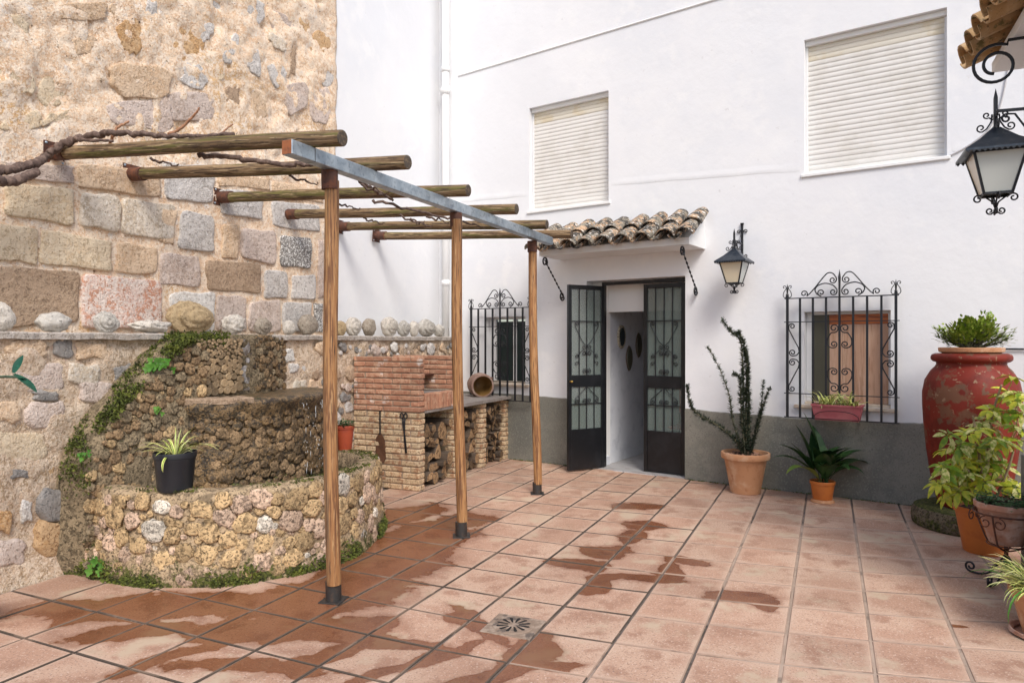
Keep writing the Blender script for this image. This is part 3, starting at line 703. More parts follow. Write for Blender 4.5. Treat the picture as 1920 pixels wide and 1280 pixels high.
def twisted_stay(x):
    """strut from the hood front down to the wall, twisted bar between two scrolls"""
    m = MB(); a, b = V(x,-.44,2.475), V(x,-.035,2.10)
    k = 40; pts = [a + (b-a)*(i/k) for i in range(k+1)]
    m.tube(pts, [.0085 + .0045*math.sin(i*1.35) for i in range(k+1)], 6)
    def spy(cy, cz, r, a0, tn): return [(x, cy + r*(1-.7*i/22)*math.cos(a0+tn*2*PI*i/22), cz + r*(1-.7*i/22)*math.sin(a0+tn*2*PI*i/22)) for i in range(23)]
    m.tube([tuple(a)] + spy(-.47,2.487,.058,PI*.0 - .2,1.3), .010, 6); m.tube([tuple(b)] + spy(-.066,2.10,.055,-PI*.15,-1.3), .010, 6)
    m.build('stay', W['iron'], house, True)
twisted_stay(.80); twisted_stay(2.50)
# plaster string course, downpipe, cables
m = MB(); m.tube([(-.9,-.006,5.215),(2.9,-.006,5.27),(7.0,-.006,5.33)], .011, 6); m.build('string_course', W['lime'], house)
for s0, s1, z0, z1 in ((-.85,.235,3.47,3.43),(1.44,3.57,3.41,3.29),(4.88,7.1,3.28,3.24)):
    m = MB(); n = 24; vs_ = []
    for i in range(n+1):
        s_ = s0 + (s1-s0)*i/n; zz = z0 + (z1-z0)*i/n + .012*noise.noise(V(s_*3, 2, 2)); pr = .0035*math.sin(PI*min(1, max(0, i/n*6, 0)) if i < 3 else PI*.5) * (1 if i < n-2 else .4)
        vs_ += [(s_,-.001,zz+.07),(s_,-.001-pr*.7,zz+.03),(s_,-.001-pr,zz),(s_,-.001,zz-.014)]
    m.add(vs_, [(i*4+k, i*4+k+4, i*4+k+5, i*4+k+1) for i in range(n) for k in range(3)]); m.build('plaster_ridge', W['white'], house, 1, fix=True)
m = MB(); m.tube([(-1.075,-.07,.8),(-1.075,-.07,7.4)], .052, 14)
for z in (5.05, 5.32, 2.35):
    m.tube([(-1.075,-.07,z-.04),(-1.075,-.07,z+.04)], .057, 14)
m.tube([(-1.14,-.08,5.02),(-1.07,-.085,5.02),(-1.01,-.075,5.0)], [.04,.07,.04], 8)
m.build('downpipe', W['lime'], house, True)
m = MB(); m.tube([(-1.178,-.012,.9),(-1.176,-.016,2.6),(-1.180,-.012,4.6),(-1.178,-.014,7.3)], .011, 5); m.build('crack', W['crack'], house)
pts = catmull([(4.83,-.012,3.22),(5.0,-.012,3.30),(5.15,-.012,3.42),(5.24,-.012,3.62),(5.30,-.012,3.95),(5.36,-.012,4.3)], 6)
m = MB(); m.tube(pts, .007, 5); m.build('cable', W['cable'], house)
m = MB(); m.tube([(5.02,-.02,1.475),(6.6,-.02,1.47)], .009, 6); m.build('cable', W['iron'], house)

# ------------------------------------------------------------------ porch wall at the right edge
porch = thing('porch', 'white porch wall at the right edge with a tiled eave overhead', 'porch', (3.345, 4.53, 0), LEFT_RZ)
m = MB(); m.box(-1.2, 0, -.42, 0, 0, 3.6); m.build('wall', W['white'], porch)
m = MB(); m.box(-1.2, .012, -.43, .014, -.01, .80); m.build('plinth', W['cement'], porch)
# eave: runs along the wall towards the camera, overhangs to the left
eave = part('eave', porch)
m = MB(); x0, x1 = -1.2, -.22; dep = .215; zb = 3.25
m.add([(x0,0.001,zb),(x1,0.001,zb),(x1,dep,zb),(x0,dep,zb),(x0,-.42,zb+.42),(x1,-.42,zb+.42),(x1,dep,zb+.06),(x0,dep,zb+.06)],
      [(0,1,2,3),(4,7,6,5),(2,6,7,3),(0,3,7,4),(1,5,6,2)]); m.build('soffit', W['lime'], eave, fix=True)
tm = tile_meshes(W['rooftile2'], 5, 91, .078, .105, .42)
sl = math.radians(24); out = V(0, math.cos(sl), -math.sin(sl)); up = V(0, math.sin(sl), math.cos(sl))
for i in range(9):
    chan = i % 2 == 0; xx = x1 - .04 - .117*i
    for c in range(2):
        p = V(xx, dep, zb+.06) + out*(.13 - .40 - c*.30) + up*((.10 if chan else .075) + .02*c)
        xa = -out if chan else out; za = -up if chan else up
        if chan: p = p + out*.41
        rot = Matrix((xa, za.cross(xa), za)).transposed().to_4x4()
        o = link('roof_tile', R.choice(tm), eave); o.matrix_basis = Matrix.Translation(p) @ rot @ Matrix.Rotation(R.uniform(-.06,.06), 4, 'Z')

# ------------------------------------------------------------------ old stone wall on the left
ASHLAR=[('cream',-0.53,2.6,-0.07,2.65,-0.07,2.37,-0.53,2.38),('pale',-0.02,2.64,0.3,2.66,0.29,2.38,-0.01,2.39),('pale',0.32,2.66,0.79,2.69,0.78,2.38,0.31,2.37),('cream',-0.62,2.32,-0.32,2.32,-0.32,2.07,-0.62,2.09),('cream',-0.3,2.32,0.23,2.31,0.22,2.08,-0.31,2.08),('tan',0.26,2.31,0.62,2.31,0.61,2.09,0.26,2.06),('grey',0.85,2.65,1.2,2.66,1.19,2.32,0.81,2.33),('tan',1.28,2.58,1.48,2.63,1.46,2.3,1.27,2.29),('pinkgrey',1.52,2.6,1.95,2.64,1.95,2.29,1.5,2.32),('speck',2.02,2.61,2.48,2.63,2.45,2.3,2.0,2.28),('pinkgrey',0.65,2.28,1.03,2.28,1.04,2.0,0.64,2.01),('brown',1.1,2.25,1.75,2.29,1.74,2.0,1.13,1.99),('grey',1.81,2.23,2.11,2.25,2.11,1.98,1.8,1.96),('grey',2.18,2.22,2.54,2.25,2.54,1.99,2.18,1.97),('brown',-0.62,2.04,-0.02,2.05,-0.03,1.68,-0.62,1.62),('pink',-0.01,2.03,0.65,2.04,0.67,1.64,-0.01,1.63),('white',0.74,1.96,1.2,1.98,1.2,1.62,0.75,1.62),('pinkgrey',1.22,1.95,1.57,1.96,1.57,1.64,1.22,1.63),('pinkgrey',1.61,1.92,2.01,1.95,2.01,1.63,1.59,1.63),('grey',2.05,1.93,2.47,1.95,2.45,1.64,2.05,1.63),('speck',2.51,1.95,2.64,1.95,2.64,1.64,2.51,1.64),('grey',1.23,2.9,1.78,2.98,1.78,2.71,1.27,2.69),('grey',1.89,2.92,2.6,3.01,2.6,2.71,1.9,2.68),('grey',0.68,3.02,1.2,3.1,1.19,2.76,0.7,2.71),('tan',1.25,3.06,1.87,3.13,1.86,3.02,1.24,2.93),('pinkgrey',2.58,2.63,2.66,2.64,2.66,2.01,2.58,2.0),('tan',0.66,2.65,0.81,2.64,0.77,2.34,0.64,2.35),('tan',1.92,3.12,2.66,3.16,2.66,3.04,1.9,2.95),('tan',-0.04,2.84,0.65,2.92,0.65,2.72,-0.02,2.66),('pinkgrey',-0.53,2.73,-0.06,2.81,-0.07,2.68,-0.53,2.62)]
RUBBLE=[('grey',1.02,4.32,1.22,4.41,1.22,4.24,1.02,4.15),('grey',1.3,4.29,1.49,4.37,1.49,4.09,1.3,4.02),('grey',1.58,4.3,1.75,4.36,1.75,4.09,1.58,4.03),('grey',0.88,3.86,1.15,3.96,1.15,3.73,0.88,3.64),('grey',1.88,4.28,2.12,4.37,2.12,4.13,1.88,4.05),('pinkgrey',2.1,4.15,2.41,4.26,2.41,3.92,2.1,3.83),('tan',1.59,3.92,1.86,4.0,1.86,3.72,1.59,3.64),('orange',0.75,4.16,1.1,4.31,1.1,4.01,0.75,3.88),('grey',1.54,4.74,1.84,4.87,1.84,4.69,1.54,4.57),('orange',2.28,4.9,2.45,4.97,2.45,4.66,2.28,4.6),('orange',2.51,4.83,2.81,4.95,2.81,4.69,2.51,4.59),('brown',2.14,4.56,2.28,4.61,2.28,4.27,2.14,4.22),('brown',1.3,3.88,1.49,3.95,1.49,3.7,1.3,3.64),('grey',2.62,4.58,2.85,4.67,2.85,4.35,2.62,4.27),('pinkgrey',2.47,4.22,2.85,4.35,2.85,3.95,2.47,3.84),('pinkgrey',0.75,3.58,1.22,3.73,1.22,3.49,0.75,3.35),('grey',1.18,4.57,1.36,4.65,1.36,4.5,1.18,4.43),('pinkgrey',1.9,4.81,2.22,4.95,2.22,4.7,1.9,4.57),('tan',0.24,3.68,0.74,3.86,0.74,3.53,0.24,3.37),('tan',-0.19,3.96,0.2,4.13,0.2,3.95,-0.19,3.79),('pinkgrey',0.2,3.38,0.75,3.56,0.75,3.32,0.2,3.16),('cream',-0.55,3.38,-0.33,3.46,-0.33,3.23,-0.55,3.16),('cream',-0.3,3.41,0.0,3.52,0.0,3.24,-0.3,3.15),('tan',-0.1,3.8,0.13,3.9,0.13,3.69,-0.1,3.6),('grey',0.51,4.27,0.66,4.34,0.66,4.13,0.51,4.06),('tan',0.24,4.15,0.49,4.26,0.49,4.1,0.24,3.99),('cream',-0.55,3.69,-0.38,3.76,-0.38,3.48,-0.55,3.42),('cream',-0.26,3.14,-0.04,3.21,-0.04,3.07,-0.26,3.0),('orange',0.29,3.99,0.52,4.09,0.52,3.84,0.29,3.75),('cream',-0.55,3.07,-0.29,3.15,-0.29,2.96,-0.55,2.89)]
LOW=[('pale',-0.3,1.39,-0.07,1.38,-0.07,1.23,-0.3,1.25),('dgrey',0.03,1.38,0.19,1.38,0.19,1.17,0.03,1.18),('pinkgrey',-0.23,1.28,0.02,1.26,0.02,1.09,-0.23,1.11),('pinkgrey',-0.68,1.41,-0.32,1.4,-0.32,1.21,-0.68,1.23),('pinkgrey',-0.58,1.16,-0.32,1.14,-0.32,0.95,-0.58,0.98),('tan',-0.77,1.17,-0.6,1.16,-0.6,1.02,-0.77,1.04),('cream',-0.77,0.99,-0.43,0.95,-0.43,0.75,-0.77,0.8),('dgrey',-0.67,0.74,-0.53,0.72,-0.53,0.65,-0.67,0.68),('dgrey',-0.51,0.6,-0.31,0.56,-0.31,0.33,-0.51,0.37),('white',-0.6,0.56,-0.53,0.54,-0.53,0.37,-0.6,0.39),('orange',-0.53,0.38,-0.3,0.33,-0.3,0.08,-0.53,0.15),('orange',-0.75,0.5,-0.65,0.48,-0.65,0.33,-0.75,0.36),('dgrey',-0.4,1.57,-0.26,1.57,-0.26,1.43,-0.4,1.43),('orange',-0.47,0.76,-0.39,0.75,-0.39,0.61,-0.47,0.63),('pinkgrey',-0.77,0.32,-0.57,0.27,-0.57,0.1,-0.77,0.16),('dgrey',-0.53,1.22,-0.36,1.21,-0.36,1.15,-0.53,1.16),('tan',-0.69,1.55,-0.43,1.56,-0.43,1.43,-0.69,1.44),('tan',-0.25,1.54,-0.01,1.54,-0.01,1.41,-0.25,1.41),('white',1.75,1.47,1.89,1.47,1.89,1.34,1.75,1.34),('grey',1.8,1.34,1.94,1.33,1.94,1.24,1.8,1.25),('grey',1.98,1.33,2.15,1.33,2.15,1.17,1.98,1.17),('pale',1.86,1.18,2.06,1.17,2.06,1.01,1.86,1.02),('tan',2.11,0.99,2.32,0.98,2.32,0.83,2.11,0.85),('pinkgrey',2.09,0.75,2.32,0.72,2.32,0.44,2.09,0.48),('tan',1.6,1.48,1.71,1.48,1.71,1.41,1.6,1.41),('tan',2.07,1.17,2.28,1.16,2.28,1.01,2.07,1.02)]

def left_thing(name, label, cat, u, d, z=0.0, group=None): return thing(name, label, cat, L(u, d, z), LEFT_RZ, group)
def stone_obj(quad, parent, mt, d, proud, seed, o=(0,0), jit=.012, name='stone', rnd=.35):
    """irregular block set in the wall; quad in wall coordinates (along, up)"""
    rr = random.Random(seed)
    C = [V(quad[i], quad[i+1]) for i in range(0, 8, 2)]
    cx = sum((c for c in C), V(0,0))/4; sz = min((C[1]-C[0]).length, (C[2]-C[1]).length)
    out = []
    for k in range(4):
        a, b = C[k], C[(k+1) % 4]
        r = min(.22, rnd*sz/max(.01, (b-a).length)*.3)
        for t in (r, .36, .64, 1-r):
            p = a + (b-a)*t; nrm = (p-cx).normalized()
            out.append(p + nrm*rr.uniform(-jit, jit*.4) + V(rr.uniform(-1,1), rr.uniform(-1,1))*jit*.3)
    P = catmull(out, 2, True); n = len(P); m = MB(); vs_ = []
    def ring(f, y, amp):
        for i, p in enumerate(P):
            q = cx + (p-cx)*f - (p-cx).normalized()*0
            w = noise.noise(V(q.x*6+seed, q.y*6, y*5))*amp
            vs_.append((q.x-cx.x, -(y + w), q.y-cx.y))
    ins = min(.25, .022/max(sz*.5, .03))
    ring(1.03, d-.03, 0); ring(1.0, d+proud*.55, .004); ring(1-ins*.3, d+proud*.92, .005); ring(1-ins*.9, d+proud, .007); ring(.5, d+proud*1.05, .012)
    vs_.append((0, -(d+proud*1.15), 0))
    fs = [(k*n+i, k*n+(i+1)%n, (k+1)*n+(i+1)%n, (k+1)*n+i) for k in range(4) for i in range(n)] + [(4*n+i, 4*n+(i+1)%n, 5*n) for i in range(n)]
    m.add(vs_, fs)
    return m.build(name, mt, parent, 1, fix=True, loc=(cx.x-o[0], o[1], cx.y))
def heightfield(u0, u1, z0, z1, step, fn, edge=True):
    nu, nz = int((u1-u0)/step)+1, int((z1-z0)/step)+1; m = MB(); vs_ = []
    for j in range(nz+1):
        for i in range(nu+1):
            u, z = u0+(u1-u0)*i/nu, z0+(z1-z0)*j/nz; vs_.append(fn(u, z))
    fs = [(j*(nu+1)+i, j*(nu+1)+i+1, (j+1)*(nu+1)+i+1, (j+1)*(nu+1)+i) for j in range(nz) for i in range(nu)]
    return m.add(vs_, fs), nu, nz
def wall_relief(u, z):
    hi = min(1, max(0, (z-2.75)/.5))
    h = .012*fbm(V(u*2.2, z*2.2, 1)) + .010*fbm(V(u*9, z*9, 3), 3)
    if hi > 0:
        vd = noise.voronoi(V(u*2.6, z*2.0, 5))[0]; e = min(1, (vd[1]-vd[0])*3.0)
        h += hi*(.014*e - .007 + .030*fbm(V(u*3.0, z*3.0, 9)) + .018*fbm(V(u*12, z*12, 2), 3))
        pit = noise.noise(V(u*8, z*8, 20)); h -= hi*.07*max(0, pit-.40)*2
    return h
U_END = 2.905
def wf(u, z):
    h = wall_relief(u, z)
    if u > U_END-.10:
        t = (u-(U_END-.10))/.10; u = u + .03*fbm(V(0, z*4, 7))*t; h = h*(1-t*.6) - .012*t*t
    return (u, -h, z)
sw_ = thing('stone_wall', 'tall old wall of cream, pink and grey stone blocks in lime mortar above the ledge', 'wall', LEFT_O, LEFT_RZ)
m, nu, nz = heightfield(-1.5, U_END, 1.4, 7.4, .032, wf)
b = len(m.v); ring = [j*(nu+1)+nu for j in range(nz+1)]
m.add([(m.v[i][0]-.01, .30, m.v[i][2]) for i in ring], []); m.f += [(ring[j], b+j, b+j+1, ring[j+1]) for j in range(nz)]; m.mi += [0]*nz
m.build('mortar_core', W['wallcore'], sw_, 1)
MT = dict(cream='cream', pale='pale', tan='tan', orange='orange', brown='brown', pink='pink', pinkgrey='pinkgrey', grey='grey', white='white_s', dgrey='dgrey', speck='speck')
for i, (mt, *q) in enumerate(ASHLAR): stone_obj(q, sw_, W[MT[mt]], .010, R.uniform(.006,.014), i*3+1, jit=.016)
for i, (mt, *q) in enumerate(RUBBLE):
    c = (sum(q[0::2])/4, sum(q[1::2])/4); q = [(v + R.uniform(-.05,.05)) for v in q]
    q[0::2] = [min(v, 2.87) for v in q[0::2]]
    stone_obj(q, sw_, W[MT[mt]], wall_relief(*c)-.008, R.uniform(.004,.012), i*3+200, jit=.03, rnd=.9)
# more half-buried stones in the eroded upper masonry
for k in range(22):
    u, z = R.uniform(-1.2,2.75), R.uniform(2.95,6.2); w, h = R.uniform(.05,.14), R.uniform(.04,.12)
    q = [u-w,z+h,u+w,z+h*R.uniform(.7,1.1),u+w*R.uniform(.7,1),z-h,u-w*R.uniform(.6,1),z-h*R.uniform(.7,1)]
    stone_obj(q, sw_, W[R.choice(['tan','tan','pinkgrey','orange','pale','cream','wallcore'])], wall_relief(u,z)-.009, R.uniform(.002,.012), k*3+500, jit=.02, rnd=.9)

# ------------------------------------------------------------------ low wall in front of it, with a ledge
lw = left_thing('low_wall', 'low rendered rubble wall with a ledge carrying a row of fossils', 'wall', 1.8, .3)
LO = (1.8, 0.0)
def lowf(u, z):
    h = .3 + .022*fbm(V(u*1.7, z*1.7, 31)) + .014*fbm(V(u*6, z*6, 33)) + .006*fbm(V(u*20, z*20, 35), 2)
    vd = noise.voronoi(V(u*2.3, z*2.8, 40))[0]; h += .022*min(1, (vd[1]-vd[0])*3.2)
    h += .05*max(0, .28-z)/.28*(1 if u < 0 else 0)
    return (u-1.8, -(h-.3), z)
m, nu, nz = heightfield(-1.6, 5.2, -.02, 1.575, .03, lowf); m.build('render', W['lowcore'], lw, 1)
m = MB(); vs_ = []
n = 130
for i in range(n+1):
    u = -1.6 + 6.8*i/n; f = .335 + .012*fbm(V(u*3,5,5)) + (.01 if i % 7 else -.004); t = .004*fbm(V(u*5,9,1))
    vs_ += [(u-1.8, .33, 1.600), (u-1.8, -(f-.3)+.012, 1.602+t), (u-1.8, -(f-.3), 1.592+t), (u-1.8, -(f-.3)+.002, 1.555+t*2), (u-1.8, -(f-.3)+.05, 1.548)]
m.add(vs_, [(i*5+k, i*5+k+1, i*5+k+6, i*5+k+5) for i in range(n) for k in range(4)]); m.build('ledge', W['ledge'], lw, fix=True)
for i, (mt, *q) in enumerate(LOW): stone_obj(q, lw, W[MT[mt]], -.006 if i not in (8,10) else .0, R.uniform(.014,.03) if i not in (8,10) else .06, i*3+900, o=LO, jit=.02, rnd=.9 if i in (8,10,9,11) else .6)

# ------------------------------------------------------------------ cobbles
COB = []
for i in range(9):
    bm = bmesh.new(); bmesh.ops.create_icosphere(bm, subdivisions=3, radius=1.0)
    sx, sz = R.uniform(.85,1.15), R.uniform(.8,1.1)
    for v in bm.verts:
        d_ = v.co.normalized(); w = 1 + .26*noise.noise(d_*1.6+V(i*9,0,0)) + .18*noise.noise(d_*3.7+V(0,i*5,0)) + .12*noise.noise(d_*8+V(i,0,3)) + .07*noise.noise(d_*15+V(i,4,3))
        v.co = V(d_.x*sx*w, max(-.75, min(.95, d_.y*1.15))*w, d_.z*sz*w)
    me = bpy.data.meshes.new('cobble'); bm.to_mesh(me); bm.free(); me.polygons.foreach_set('use_smooth', [True]*len(me.polygons)); COB.append(me)
cob_cache = {}
def cob_mesh(i, mt):
    if (i, mt.name) not in cob_cache:
        me = COB[i].copy(); me.materials.append(mt); cob_cache[i, mt.name] = me
    return cob_cache[i, mt.name]
def pack(w, h, rmin, rmax, tries, seed, ok=None, tight=.62):
    """dart throwing, large first; returns (x, y, r)"""
    rr = random.Random(seed); out = []
    for t in range(tries):
        r = rmax - (rmax-rmin)*min(1, (t/tries)*1.5)**.7
        r *= rr.uniform(.85,1.1); x, y = rr.uniform(0,w), rr.uniform(0,h)
        if ok and not ok(x, y, r): continue
        if all((x-a)**2+(y-b)**2 > (r+c)**2*tight for a, b, c in out): out.append((x, y, r))
    return out
def put_cobble(parent, pos, nrm, r, mts, depth=.55, name='stone', rr=R, meshes=None):
    """pos, nrm in the parent's frame; local y of the mesh points into the wall"""
    nrm = nrm.normalized(); up = V(0,0,1); ya = -nrm; xa = up.cross(nrm); xa = xa.normalized() if xa.length > .1 else V(1,0,0); za = xa.cross(ya)
    rot = Matrix((xa, ya, za)).transposed().to_4x4()
    mt = rr.choice(mts)
    o = link(name, (meshes or cob_mesh)(rr.randrange(9), mt), parent)
    o.matrix_basis = Matrix.Translation(pos) @ rot @ Matrix.Rotation(rr.uniform(-.6,.6), 4, 'Y') @ Matrix.Diagonal((r*rr.uniform(.95,1.2), r*depth, r*rr.uniform(.8,1.05), 1))
    return o
# rubble showing in the low wall above and beside the barbecue
for x, z, r in pack(3.0, 1.45, .03, .085, 900, 5, lambda x, z, r: (z > 1.25 or x < .62) and z < 1.40):
    u = 2.15+x; put_cobble(lw, V(u-1.8, -.018, z+.10), V(0,-1,0), r, [W['tan'],W['brown'],W['pinkgrey'],W['grey'],W['dgrey'],W['white_s'],W['brown']], .4)

# ------------------------------------------------------------------ fountain
FO = (.85, .9)
fountain = left_thing('fountain', 'mossy wall fountain of tufa stones with a curved basin and trickling water', 'fountain', *FO)
def Fp(u, d, z=0.0): return V(u-FO[0], -(d-FO[1]), z)
class Outline:
    def __init__(s, pts, n=14):
        s.P = [p for p in catmull([V(a,b,0) for a,b in pts], n)]; s.S = [0]
        for a, b in zip(s.P, s.P[1:]): s.S.append(s.S[-1]+(b-a).length)
        s.len = s.S[-1]
    def at(s, t):
        t = max(0, min(s.len-1e-6, t)); i = 0
        lo, hi = 0, len(s.S)-1
        while hi-lo > 1:
            mid = (lo+hi)//2
            if s.S[mid] <= t: lo = mid
            else: hi = mid
        f = (t-s.S[lo])/(s.S[lo+1]-s.S[lo]); p = s.P[lo].lerp(s.P[lo+1], f); tg = (s.P[lo+1]-s.P[lo]).normalized()
        return p, V(-tg.y, tg.x, 0)            # outward when the outline runs left to right along the wall
BO = Outline([(-.27,.2),(-.30,.9),(-.13,1.42),(.28,1.76),(.7,1.86),(1.1,1.77),(1.55,1.53),(1.87,1.2),(2.05,.8),(2.1,.25)])
def rim_h(t): f = t/BO.len; return .565 + .03*math.sin(f*3) - .11*max(0, f-.5)*1.6
def loft(outline, prof, amp, seed, nseg=150, zfun=None):
    m = MB(); vs_ = []; k = len(prof)
    for i in range(nseg+1):
        t = outline.len*i/nseg; p, nr = outline.at(t)
        for j, (o_, z, rel) in enumerate(prof):
            zz = z + (zfun(t) if rel else 0)
            w = amp*fbm(V(t*3.5+seed, zz*5, o_*4)) + amp*.6*fbm(V(t*13+seed, zz*13, o_*8), 2)
            q = p + nr*(o_ + w); vs_.append(Fp(q.x, q.y, zz + (w*.5 if rel else 0)))
    m.add(vs_, [(i*k+j, i*k+j+1, (i+1)*k+j+1, (i+1)*k+j) for i in range(nseg) for j in range(k-1)])
    return m
basin = part('basin', fountain)
prof = [(.035,-.02,0),(.03,.06,0),(.022,.12,0),(.015,.18,0),(.008,.25,0),(.002,.32,0),(-.004,.39,0),(-.010,-.09,1),(-.018,-.04,1),(-.035,-.012,1),(-.07,.002,1),(-.11,.006,1),(-.15,0,1),(-.175,-.03,1),(-.18,-.10,1),(-.18,.1,0)]
loft(BO, prof, .020, 3, 170, rim_h).build('mortar', W['basin'], basin, 1, fix=True)
rr = random.Random(42)
for x, z, r in pack(BO.len-.25, .54, .025, .078, 6000, 8, lambda x, z, r: z-r*.8 > -.01 and z+r*.75 < rim_h(x)-.005):
    p, nr = BO.at(x); q = p + nr*(.018 - z*.04)
    put_cobble(basin, Fp(q.x, q.y, z), V(nr.x, -nr.y, .05), r*.98, [W['cob']]*6+[W['cobp']]*3+[W['cobw']], rr.uniform(.24,.42), rr=rr)
# inner sheet of water
m = MB(); ins = []
for i in range(60):
    p, nr = BO.at(BO.len*i/59); q = p - nr*.165; ins.append(Fp(q.x, q.y, .40))
m.add(ins, [tuple(range(60))]); m.build('water', W['water'], fountain)
# middle tier
DO_ = Outline([(.40,.25),(.40,.55),(.56,.80),(.86,.92),(1.2,.95),(1.55,.88),(1.84,.70),(1.98,.48),(2.0,.25)])
tier = part('tier', fountain)
prof = [(-.02,.2,0),(-.01,.35,0),(.0,.5,0),(.005,.62,0),(.0,.74,0),(-.005,.86,0),(.01,.95,0),(.03,1.0,0),(.045,1.045,0),(.045,1.075,0),(.02,1.095,0),(-.03,1.10,0),(-.12,1.095,0),(-.3,1.09,0),(-.6,1.088,0)]
loft(DO_, prof, .028, 21, 110).build('tufa', W['wetrock'], tier, 1, fix=True)
for x, z, r in pack(DO_.len-.3, .66, .022, .055, 4200, 18, lambda x, z, r: True):
    p, nr = DO_.at(x+.12); q = p + nr*(.004)
    wet = .62 < x/DO_.len < .8 or z > .5 or x < .35
    put_cobble(tier, Fp(q.x, q.y, z+.36), V(nr.x, -nr.y, 0), r, [W['wetcob']]*4 + ([W['drycob']]*2 if not wet else [W['wetrock']]*4), rr.uniform(.3,.5), rr=rr)
# pale flat stone on the tier's lip
m = MB(); vs_ = []
for i in range(16):
    t = .22 + .60*i/15; p, nr = DO_.at(t); w = .008*noise.noise(V(i*.7,3,3))
    for o_, z in ((.040+w,1.065),(.042+w,1.100),(.03+w,1.110),(-.12,1.112),(-.125,1.06)): q = p+nr*o_; vs_.append(Fp(q.x, q.y, z+w))
m.add(vs_, [(i*5+k, i*5+k+1, i*5+k+6, i*5+k+5) for i in range(15) for k in range(4)] + [(0,1,2,3,4),(79,78,77,76,75)]); m.build('lip_slab', W['brown'], tier, fix=True)
# mossy shoulder on the left
mound = part('shoulder', fountain)
TOP = [(-.40,.30),(-.385,.62),(-.32,.84),(-.2,1.02),(0,1.20),(.24,1.43),(.42,1.55),(.52,1.57)]
def top_h(u):
    for (a, b), (c, d) in zip(TOP, TOP[1:]):
        if u <= c: return b + (d-b)*max(0, (u-a)/(c-a))
    return TOP[-1][1]
m = MB(); vs_ = []; nu = 40
for i in range(nu+1):
    u = -.40 + .92*i/nu; h = top_h(u); lft = min(1, i/5)
    for j in range(25):
        if j <= 18: z = h*j/18; d = .34 + .24*lft + .03*math.sin(j/18*PI) - (.05 if j == 18 else 0)
        else: z = h + .015*math.sin((j-18)/6*PI); d = (.53-.2*(1-lft)) - (j-18)/6*(.26-.2*(1-lft))
        w = .022*fbm(V(u*4, z*4, 51)) + .016*fbm(V(u*14, z*14, 53+j*.1), 3)
        vs_.append(Fp(u + (w if i < 3 else 0), d+w, z + (w*.8 if j > 17 else 0)))
m.add(vs_, [(i*25+j, i*25+j+1, (i+1)*25+j+1, (i+1)*25+j) for i in range(nu) for j in range(24)]); m.build('mortar', W['moundrock'], mound, 1, fix=True)
for x, z, r in pack(.95, 1.5, .020, .050, 4600, 28, lambda x, z, r: z < top_h(x-.40)-.03 and (z > .45 or (x < .25 and z > .04))):
    put_cobble(mound, Fp(x-.37, .60, z), V(0,-1,.1), r, [W['drycob']]*3+[W['moundrock']]*3+[W['cob']], rr.uniform(.3,.5), rr=rr)
# niche of small ammonites above the tier
niche = part('fossil_panel', fountain)
def nf(u, z):
    e = min((u-.40)/.12, (1.75-u)/.35, (1.66-z)/.10, 1); e = max(0, e); e = e*e*(3-2*e)
    h = .27 + .13*e + .014*fbm(V(u*6, z*6, 61)) + .012*fbm(V(u*18, z*18, 63), 3)
    return tuple(Fp(u, h, z))
m, a_, b_ = heightfield(.36, 1.80, 1.05, 1.60, .022, nf); m.build('mortar', W['moundrock'], niche, 1)
AMM = []
for i in range(9):
    m = MB(); P = []; rows = []
    n = 14
    for r_, y in ((1.0,.35),(.98,-.15),(.80,-.52),(.60,-.36),(.52,-.30),(.40,-.46),(.28,-.30),(.20,-.38),(.0,-.42)):
        rows.append([(r_*math.cos(2*PI*k/n)*(1+.1*noise.noise(V(i*3,k*.7,1))), y + .05*math.sin(k*PI), r_*math.sin(2*PI*k/n)*(1+.1*noise.noise(V(i*3,k*.7,4)))) for k in range(n)])
    m.add([p for r_ in rows for p in r_], [(a*n+k, (a+1)*n+k, (a+1)*n+(k+1)%n, a*n+(k+1)%n) for a in range(8) for k in range(n)])
    me = bpy.data.meshes.new('ammonite'); me.from_pydata(m.v, [], m.f); me.materials.append(W['fossil']); me.polygons.foreach_set('use_smooth', [True]*len(me.polygons))
    bm = bmesh.new(); bm.from_mesh(me); bmesh.ops.recalc_face_normals(bm, faces=bm.faces); bm.to_mesh(me); bm.free(); AMM.append(me)
def amm_mesh(i, mt): return AMM[i]
for x, z, r in pack(.62, .43, .012, .044, 3000, 38, lambda x, z, r: r < .018 + .030*max(0, 1-z/.32)):
    put_cobble(niche, Fp(.50+x, .418, 1.125+z), V(0,-1,0), r, [W['fossil']], .55, 'ammonite', rr, amm_mesh)
put_cobble(niche, Fp(1.0, .405, 1.155), V(0,-1,0), .042, [W['rust']], .45, 'red_shell', rr)
m = MB(); vs_ = []
for i in range(15):
    z = 1.12 + .44*i/14; w = .056 + .022*noise.noise(V(z*9,0,2)); c = 1.19 + .02*noise.noise(V(z*6,5,2))
    for k in range(6):
        a = PI*k/5; vs_.append(Fp(c - w*math.cos(a), .376 + .028*math.sin(a) + .034*noise.noise(V(k*.9,z*16,9)), z))
m.add(vs_, [(i*6+k, i*6+k+1, i*6+k+7, i*6+k+6) for i in range(14) for k in range(5)]); m.build('lime_streak', W['calcite'], niche, 1, fix=True)
for x, z, r in pack(.48, .46, .018, .045, 900, 48):
    put_cobble(niche, Fp(1.28+x, .395 - .10*max(0,(x-.16))/.32, 1.12+z), V(0,-1,0), r, [W['wetcob'],W['wetrock'],W['moundrock'],W['drycob']], .5, rr=rr)
